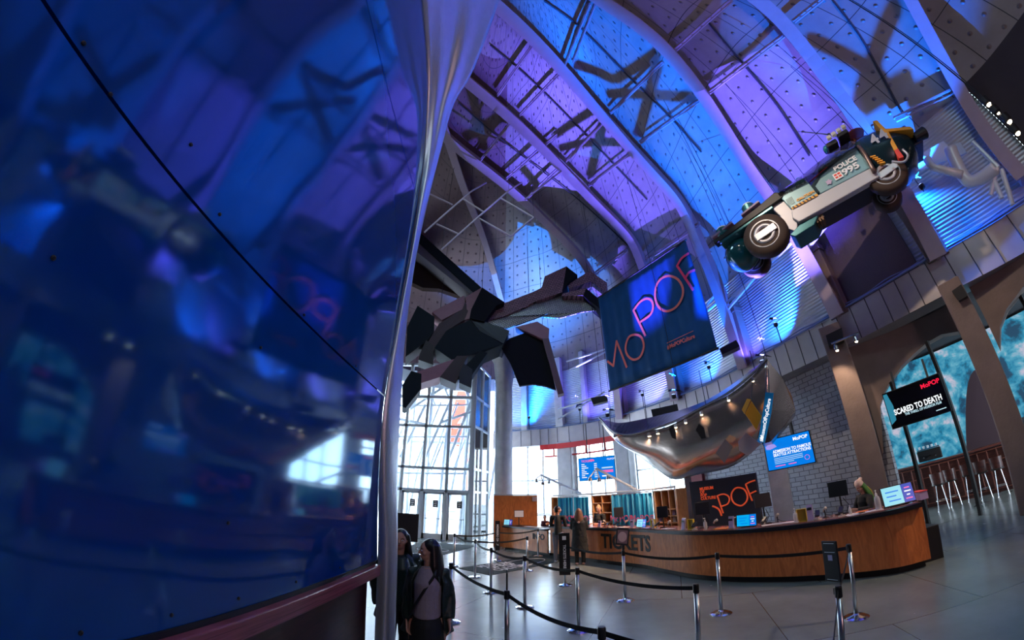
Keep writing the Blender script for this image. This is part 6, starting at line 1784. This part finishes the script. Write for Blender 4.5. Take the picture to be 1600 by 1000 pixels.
panel_sign('s16', .35, 1.35, .16, [('MEMBERS ONLY', .52, .10, R(-90), M_WPR)], 'tall narrow black panel reading MEMBERS on a left queue post', R(2))
sg12 = panel_sign('s12', 1.05, 1.42, .17, [], 'narrow black notice panel on the near right queue post', R(-85))
for z, hh, m in [(.35, .004, M_WPR), (.27, .004, M_WPR), (.22, .05, mat('lilac_print', (.45, .38, .6), .5)), (.02, .004, M_WPR)]:
    mb = MB(); mb.box((0, -.0615, z), (.12 if hh < .01 else .05, .002, hh)); mb.build('notice_mark', m, sg12)
t = thing('notice_frame', 'small black framed notice with a pale round picture on a queue post', 'sign', PP['s10'] + Vector((0, 0, 1.0)), R(-16))
mb = MB(); mb.tube([(0, 0, 0), (0, 0, .12)], .02, 8); mb.build('neck', M_BLACK, t); Mr = Euler((R(-12), R(8), 0)).to_matrix()
mb = MB(); mb.box((0, -.02, .27), (.26, .025, .33), Mr); mb.build('frame', M_BLACK, t, bevel=.006)
mb = MB(); mb.box((0, -.036, .27), (.20, .004, .26), Mr); mb.build('notice_sheet', mat('mauve_sheet', (.20, .12, .14), .4), t)
mb = MB(); mb.prism([Vector((0, -.040, .27)) + Mr @ Vector((.085 * math.cos(k * PI / 10), 0, .10 * math.sin(k * PI / 10))) for k in range(20)], (0, -.002, 0)); mb.build('round_picture', mat('pale_pink_print', (.55, .38, .38), .5), t)
mb = MB(); mb.ball(Vector((.06, -.044, .22)), (.025, .003, .025), 10, 6); mb.build('picture_spot', M_REDP, t)
t = thing('sign_rod', 'thin black rod with a silver tip standing on the bottom edge post', 'rod', PP['s6'] + Vector((0, 0, 1.0)))
mb = MB(); mb.tube([(0, 0, 0), (0, 0, .20)], .011, 8); mb.build('rod', M_BLACK, t); mb = MB(); mb.tube([(0, 0, .20), (0, 0, .245)], .014, 8); mb.build('silver_tip', M_STEEL, t)
# black poster board at the doors
bd = at_d(634, 840, 14.0); t = thing('poster_board', 'plain black poster board on a thin pole near the entrance doors', 'sign', (bd.x, bd.y, 0), R(10))
zt = at_d(634, 802, 14.0).z; zb_ = at_d(634, 846, 14.0).z
mb = MB(); mb.box((0, 0, (zt + zb_) / 2), (.85, .04, zt - zb_)); mb.build('board', M_BLACK, t)
mb = MB(); mb.tube([(.38, 0, 0), (.38, 0, zt)], .02, 8); mb.lathe([(.2, 0), (.2, .02), (.02, .03)], 16, (.38, 0, 0)); mb.build('pole', M_STEEL, t)
bp_ = PP['s14'] + Vector((-1.3, -1.2, 0))
# floor mats
M_MAT = mat('dark_teal_mat', (.008, .022, .028), .9)
def mat_obj(corners, label, txt=None):
    c = [at_z(a, b, 0) for a, b in corners]; cc = sum(c, Vector()) / 4
    t = thing('floor_mat', label, 'mat', (cc.x, cc.y, 0))
    mb = MB(); mb.prism([p - cc for p in c], (0, 0, .012)); mb.build('pile', M_MAT, t)
    return t, c, cc
t, c, cc = mat_obj([(716, 888), (765, 899), (892, 873), (850, 864)], 'long dark floor mat with pale lettering and a ring logo before the counter')
ux = (c[2] - c[1]).normalized(); uy = (c[0] - c[1]).normalized()
def on_mat(s, size, u, v, xs=1.0):
    o = c[1] + ux * u + uy * v; M = Matrix((ux, uy, Vector((0, 0, 1)))).transposed().to_4x4(); M.translation = o - cc + Vector((0, 0, .013)); text_mesh(s, size, .001, mat('pale_mat_print', (.45, .5, .55), .8), 'mat_lettering', t, M, .01, 'CENTER', xs)
on_mat('MUSEUM', .42, 1.25, 1.12, .8); on_mat('OF POP', .42, 1.25, .78, .8); on_mat('CULTURE', .42, 1.3, .40, .8)
mb = MB(); L = (c[2] - c[1]).length
mb.tube([c[1] + ux * (L * .62 + .85 * math.cos(k * PI / 14)) + uy * (.78 + .42 * math.sin(k * PI / 14)) + Vector((0, 0, .014)) - cc for k in range(28)], .012, 5, closed=True); mb.build('ring_logo', mat('pale_mat_print'), t)
t, c, cc = mat_obj([(560, 880), (640, 880), (745, 853), (660, 846)], 'dark floor mat inside the entrance doors with ring logos')
ux = (c[2] - c[1]).normalized(); uy = (c[0] - c[1]).normalized()
for u in (.22, .62):
    mb = MB(); o = c[1].lerp(c[2], u).lerp(c[0].lerp(c[3], u), .45) - cc
    mb.tube([o + Vector((.62 * math.cos(k * PI / 14), .5 * math.sin(k * PI / 14), .014)) for k in range(28)], .012, 5, closed=True); mb.build('ring_logo', mat('pale_mat_print'), t)
# ================================================================== THINGS ON THE COUNTERS
def on_counter(px, back=.30, top=1.128, rz=0.0, info=False):
    """point on the counter top seen at picture column px, set back from the front edge; returns location and yaw facing the customers"""
    y = 826 if px < 1050 else 826 - (px - 1050) * .13
    a = az_of(ray(px, y)); p, t, n = counter_pt(s_at_az(a))
    d = p.length + back; q = az_d(a, d); q.z = .985 if info else top
    return q, math.atan2(-n.x, n.y) * 1.0 + rz
def yawed(rz): return rz
M_PAPER = mat('white_paper', (.78, .74, .72), .6); M_ORP = mat('orange_leaflet', (.8, .25, .06), .5); M_LILP = mat('lilac_leaflet', (.48, .36, .62), .5)
M_ACR = mat('yellow_acrylic', (.85, .55, .04), .3); M_CLR = mat('clear_bottle_plastic', (.75, .72, .74), .1, 0, alpha=.55, spec=.7)
def item(name, label, cat, px, back=.3, group=None, info=False, rz=0.0):
    q, yaw = on_counter(px, back, rz=rz, info=info); return thing(name, label, cat, q, yaw, group)
# local frames: +y away from the lens side of the counter, x to the right along it
def tablet_display(px, back, w, h, label, left, right, info=False, tilt=-14, rz=0):
    t = item('display_tablet', label, 'tablet', px, back, None, info, rz)
    Mr = Euler((R(tilt), 0, 0)).to_matrix()
    mb = MB(); mb.box((0, 0, h / 2 + .01), (w, .02, h), Mr); mb.build('casing', M_CASE, t, bevel=.004)
    mb = MB(); mb.box(Mr @ Vector((-w * .16, -.012, 0)) + Vector((0, 0, h / 2 + .01)), (w * .60, .003, h * .9), Mr); mb.build('screen_left', left, t)
    mb = MB(); mb.box(Mr @ Vector((w * .31, -.012, 0)) + Vector((0, 0, h / 2 + .01)), (w * .33, .003, h * .9), Mr); mb.build('screen_right', right, t)
    for k, (x, z, ww, m) in enumerate([(.31, .25, .16, M_SPINK), (.31, .08, .2, M_SWHITE), (.31, -.1, .1, M_SWHITE), (.31, -.28, .2, M_SPINK), (-.16, .2, .4, M_SBLUE), (-.2, -.02, .3, M_SBLUE), (-.12, -.24, .36, M_SBLUE)]):
        mb = MB(); mb.box(Mr @ Vector((w * x, -.015, h * z)) + Vector((0, 0, h / 2 + .01)), (w * ww, .002, h * .06), Mr); mb.build('screen_mark', m, t)
    mb = MB(); mb.box((0, .06, .006), (w * .6, .14, .012)); mb.build('stand', M_CASE, t)
    return t
M_SCY = emis('screen_cyan', (.25, .65, .75), 1.0); M_SDB = emis('screen_deep_blue', (.01, .06, .40), 1.0); M_SAZ = emis('screen_azure', (0, .35, .75), 1.0)
tablet_display(1404, .22, .62, .36, 'large two part tablet display near the right end of the counter', M_SCY, M_SDB, rz=R(-4))
tablet_display(1166, .22, .46, .26, 'azure tablet display in front of the slate sign', M_SAZ, M_SBLUE)
tablet_display(1003, .22, .42, .24, 'small pale and blue tablet display right of the lettering', M_SCY, M_SBLUE)
tablet_display(794, .25, .40, .24, 'tablet display on the information counter', M_SCY, M_SDB, info=True)
def monitor(px, back, label, h=.5, w=.42, info=False, rz=0, scr=None):
    t = item('till_monitor', label, 'monitor', px, back, None, info, rz)
    mb = MB(); mb.box((0, 0, .01), (.22, .2, .02)); mb.build('foot', M_CASE, t, bevel=.004)
    mb = MB(); mb.tube([(0, .03, .02), (0, .03, h - .2)], .02, 8); mb.build('neck', M_CASE, t)
    mb = MB(); mb.box((0, 0, h - .06), (w, .03, .3), Euler((R(-8), 0, 0)).to_matrix()); mb.build('screen_case', M_CASE, t, bevel=.006)
    if scr: mb = MB(); mb.box((0, -.02, h - .06), (w * .92, .006, .26), Euler((R(-8), 0, 0)).to_matrix()); mb.build('display', scr, t)
    mb = MB(); mb.tube([(.05, .05, .3), (.12, .12, .15), (.05, .14, .02)], .008, 6); mb.build('cable', M_BLACK, t)
    return t
monitor(811, .5, 'white backed monitor on the information counter', .55, .40, True, R(60), mat('white_plastic', (.7, .72, .75), .4))
monitor(968, .55, 'black till monitor left of the small tablet display', .5, .30, rz=R(50)); monitor(1037, .6, 'black till monitor before the brochure rack', .48, .30, rz=R(40))
monitor(1100, .6, 'black till monitor in front of the museum lettering', .52, .34, rz=R(35)); monitor(1195, .58, 'black till monitor right of the slate sign', .56, .36, rz=R(30))
monitor(1314, .58, 'black till monitor beside the clerk in the beanie', .55, .40, rz=R(-15))
def bottle(px, back, label, s=1.0, m=None):
    t = item('sanitiser_bottle', label, 'bottle', px, back, 'pump bottles on the counter')
    mb = MB(); mb.lathe([(.035 * s, 0), (.038 * s, .01), (.038 * s, .13 * s), (.030 * s, .16 * s), (.012 * s, .175 * s)], 16); mb.build('bottle_body', m or M_CLR, t, smooth=True)
    mb = MB(); mb.lathe([(.014 * s, .17 * s), (.014 * s, .20 * s), (.005 * s, .205 * s), (.005 * s, .23 * s)], 10); mb.box((0, -.018 * s, .235 * s), (.016 * s, .055 * s, .012 * s)); mb.build('pump', M_PAPER, t)
bottle(1242, .18, 'clear pump bottle beside the yellow frame near the middle of the counter', 1.15); bottle(1371, .16, 'tall clear pump bottle left of the large tablet display', 1.5)
bottle(1102, .14, 'clear pump bottle in front of the slate sign', 1.1); bottle(1021, .16, 'clear pump bottle right of the small tablet display', .95)
bottle(1327, .12, 'small clear pump bottle before the clerk in the beanie', .8)
def holder(px, back, label, h=.26, m=None):
    t = item('leaflet_holder', label, 'leaflet holder', px, back, 'leaflet holders on the counter')
    mb = MB(); mb.box((0, 0, .01), (.13, .10, .02)); mb.box((0, .02, h / 2), (.13, .012, h), Euler((R(-10), 0, 0)).to_matrix()); mb.build('holder_frame', M_CLR, t)
    mb = MB(); mb.box((0, 0.0, h * .5), (.105, .022, h * .92), Euler((R(-10), 0, 0)).to_matrix()); mb.build('leaflets', m or M_LILP, t)
    mb = MB(); mb.box((0, -.016, h * .72), (.09, .004, h * .16), Euler((R(-10), 0, 0)).to_matrix()); mb.build('leaflet_title', M_SIGNB, t)
for px, lab, h in [(1142, 'lilac leaflet holder left of the azure tablet display', .26), (1068, 'lilac leaflet holder beside a yellow acrylic frame at mid counter', .28), (1265, 'tall lilac leaflet holder right of the yellow frame', .32), (988, 'lilac leaflet holder left of the small tablet display', .24), (937, 'leaflet holder before the standing clerk', .2)]:
    holder(px, .17, lab, h)
def yframe(px, back, label, info=False):
    t = item('acrylic_frame', label, 'frame', px, back, 'yellow acrylic frames'); mb = MB()
    for x in (-.09, .09): mb.box((x, 0, .12), (.012, .05, .24))
    mb.box((0, 0, .24), (.19, .05, .012)); mb.box((0, 0, .006), (.19, .05, .012)); mb.build('frame', M_ACR, t); mb = MB(); mb.box((0, .015, .12), (.165, .004, .22)); mb.build('back_sheet', mat('ochre_sheet', (.4, .25, .03), .5), t)
yframe(1080, .24, 'yellow acrylic frame at mid counter beside leaflets'); yframe(1252, .24, 'yellow acrylic frame between pump bottle and tall leaflet holder'); yframe(1021, .34, 'small yellow frame right of the small tablet display')
def reader(px, back, label):
    t = item('card_reader', label, 'card reader', px, back, 'card readers on the counter', rz=R(random.uniform(-25, 25)))
    mb = MB(); mb.lathe([(.07, 0), (.07, .02), (.02, .03), (.02, .09)], 16); mb.build('stand', mat('beige_plastic', (.55, .48, .42), .4), t)
    mb = MB(); mb.box((0, 0, .12), (.09, .17, .035), Euler((R(35), 0, 0)).to_matrix()); mb.build('reader_body', M_CASE, t, bevel=.008)
    mb = MB(); mb.box((0, .03, .155), (.06, .05, .004), Euler((R(35), 0, 0)).to_matrix()); mb.build('reader_screen', M_SAZ, t)
for px, lab in [(962, 'card reader below the leftmost till monitor'), (1027, 'card reader in front of the brochure rack'), (1085, 'card reader before the museum lettering'), (1193, 'card reader right of the azure tablet display'), (1276, 'card reader left of the clerk in the beanie'), (1313, 'card reader straight in front of the clerk in the beanie'), (952, 'card reader beside the standing clerk')]:
    reader(px, .2, lab)
def papers(px, back, label, w=.3, d=.22, m=None, info=False, n=3):
    t = item('paper_stack', label, 'papers', px, back, 'paper stacks on the counters', info, rz=R(random.uniform(-15, 15)))
    for k in range(n):
        mb = MB(); mb.box((random.uniform(-.02, .02), random.uniform(-.02, .02), .004 + k * .006), (w, d, .005), Euler((0, 0, R(random.uniform(-12, 12)))).to_matrix()); mb.build('sheet', m or M_PAPER, t)
for px, back, lab, w, m in [(1045, .2, 'white papers on the dark counter joint', .34, None), (1128, .2, 'papers with orange edge in front of the slate sign', .34, M_ORP), (1206, .18, 'white papers right of the azure tablet', .4, None), (1233, .22, 'white leaflets left of the middle pump bottle', .36, None),
                         (1336, .14, 'white papers before the clerk in the beanie', .34, None), (1358, .14, 'long white papers left of the tall pump bottle', .42, None), (1345, .3, 'orange leaflets beside the clerk in the beanie', .2, M_ORP), (1012, .12, 'lilac leaflets under the small tablet', .26, M_LILP), (974, .14, 'papers below the left till monitor', .3, None)]:
    papers(px, back, lab, w, .2, m)
papers(828, .3, 'papers on the information counter', .4, .25, None, True); papers(842, .2, 'patterned leaflets at the right end of the information counter', .3, .2, M_PAPER, True)
def head_gear(px, back, label):
    t = item('scanner', label, 'scanner', px, back, 'cabled scanners on the counter', rz=R(random.uniform(0, 90)))
    mb = MB(); mb.lathe([(.06, 0), (.055, .015), (.012, .02), (.012, .15)], 12); mb.build('stand', M_CASE, t)
    mb = MB(); mb.tube([(0, -.06, .19), (0, 0, .17), (0, .06, .12)], [.03, .028, .02], 10); mb.build('scanner_body', mat('beige_plastic'), t, smooth=True)
    mb = MB(); mb.tube(cat_spline([(0, .06, .12), (.08, .12, .05), (.14, .05, .02), (.2, .1, .01)], 5), .006, 6); mb.build('cable', M_BLACK, t)
for px, lab in [(979, 'beige scanner beside the left till monitor'), (1046, 'beige scanner before the brochure rack'), (1118, 'beige scanner below the letters on the slate sign'), (1214, 'beige scanner right of the slate sign'), (1288, 'beige scanner left of the clerk in the beanie'), (945, 'beige scanner at the standing clerk')]:
    head_gear(px, .36, lab)
# the big mesh chair seen behind the counter before the slate sign
pc_, tc_, nc_ = counter_pt(s_at_az(29.0)); cq = pc_ + nc_ * 1.25
ch = thing('office_chair', 'black mesh office chair with pale piping behind the counter before the slate sign', 'chair', (cq.x, cq.y, 0), math.atan2(-nc_.x, nc_.y) + R(30))
mb = MB(); mb.box((0, 0, .62), (.48, .46, .07)); mb.build('seat', M_BLACK, ch, bevel=.02)
mb = MB(); mb.sheet([[(x, -.24 - .06 * (1 - (x / .24) ** 2), .72), (x, -.28 - .06 * (1 - (x / .24) ** 2), 1.0), (x, -.26, 1.26)] for x in [k * .06 - .24 for k in range(9)]], .02); mb.build('backrest', M_BLACK, ch)
mb = MB(); mb.tube([(.24, -.24, .72), (.26, -.28, 1.0), (.2, -.26, 1.26), (0, -.26, 1.30), (-.2, -.26, 1.26), (-.26, -.28, 1.0), (-.24, -.24, .72)], .012, 8); mb.build('back_piping', M_PAPER, ch)
mb = MB(); mb.tube([(0, 0, .1), (0, 0, .6)], .03, 8); mb.build('column', M_STEEL, ch)
for k in range(5):
    a = k * 2 * PI / 5; mb = MB(); mb.tube([(0, 0, .12), (.3 * math.cos(a), .3 * math.sin(a), .06)], .02, 8); mb.ball((.3 * math.cos(a), .3 * math.sin(a), .03), .03, 8, 6); mb.build('leg', M_BLACK, ch)
# napkin box at the far right end, and the clerk's laptop-like till
t = item('leaflet_box', 'lilac leaflet box at the far right end of the counter', 'box', 1437, .3); mb = MB(); mb.box((0, 0, .07), (.16, .3, .14)); mb.build('box_body', M_LILP, t); mb = MB(); mb.box((0, 0, .145), (.18, .32, .012)); mb.build('lid', M_REDP, t)
# pigeonhole brochures
for r in range(3):
    for c_ in range(3):
        a = 21.75 + c_ * 1.0; q = az_d(a, DB(a) + .12, .92 + .2 * r + (.0 if r else -.0)); b_ = thing('brochure_pack', 'pale brochure pack in the %s pigeonhole of the %s row of the wooden rack' % (['left', 'middle', 'right'][c_], ['lowest', 'second', 'third'][r]), 'brochures', (q.x, q.y, [.916, 1.166, 1.366][r]), R(-a))
        mb = MB(); mb.box((0, 0, .07), (.09, .05, .14)); mb.build('brochures', [M_PAPER, M_LILP, M_ORP][(r + c_) % 3], b_)
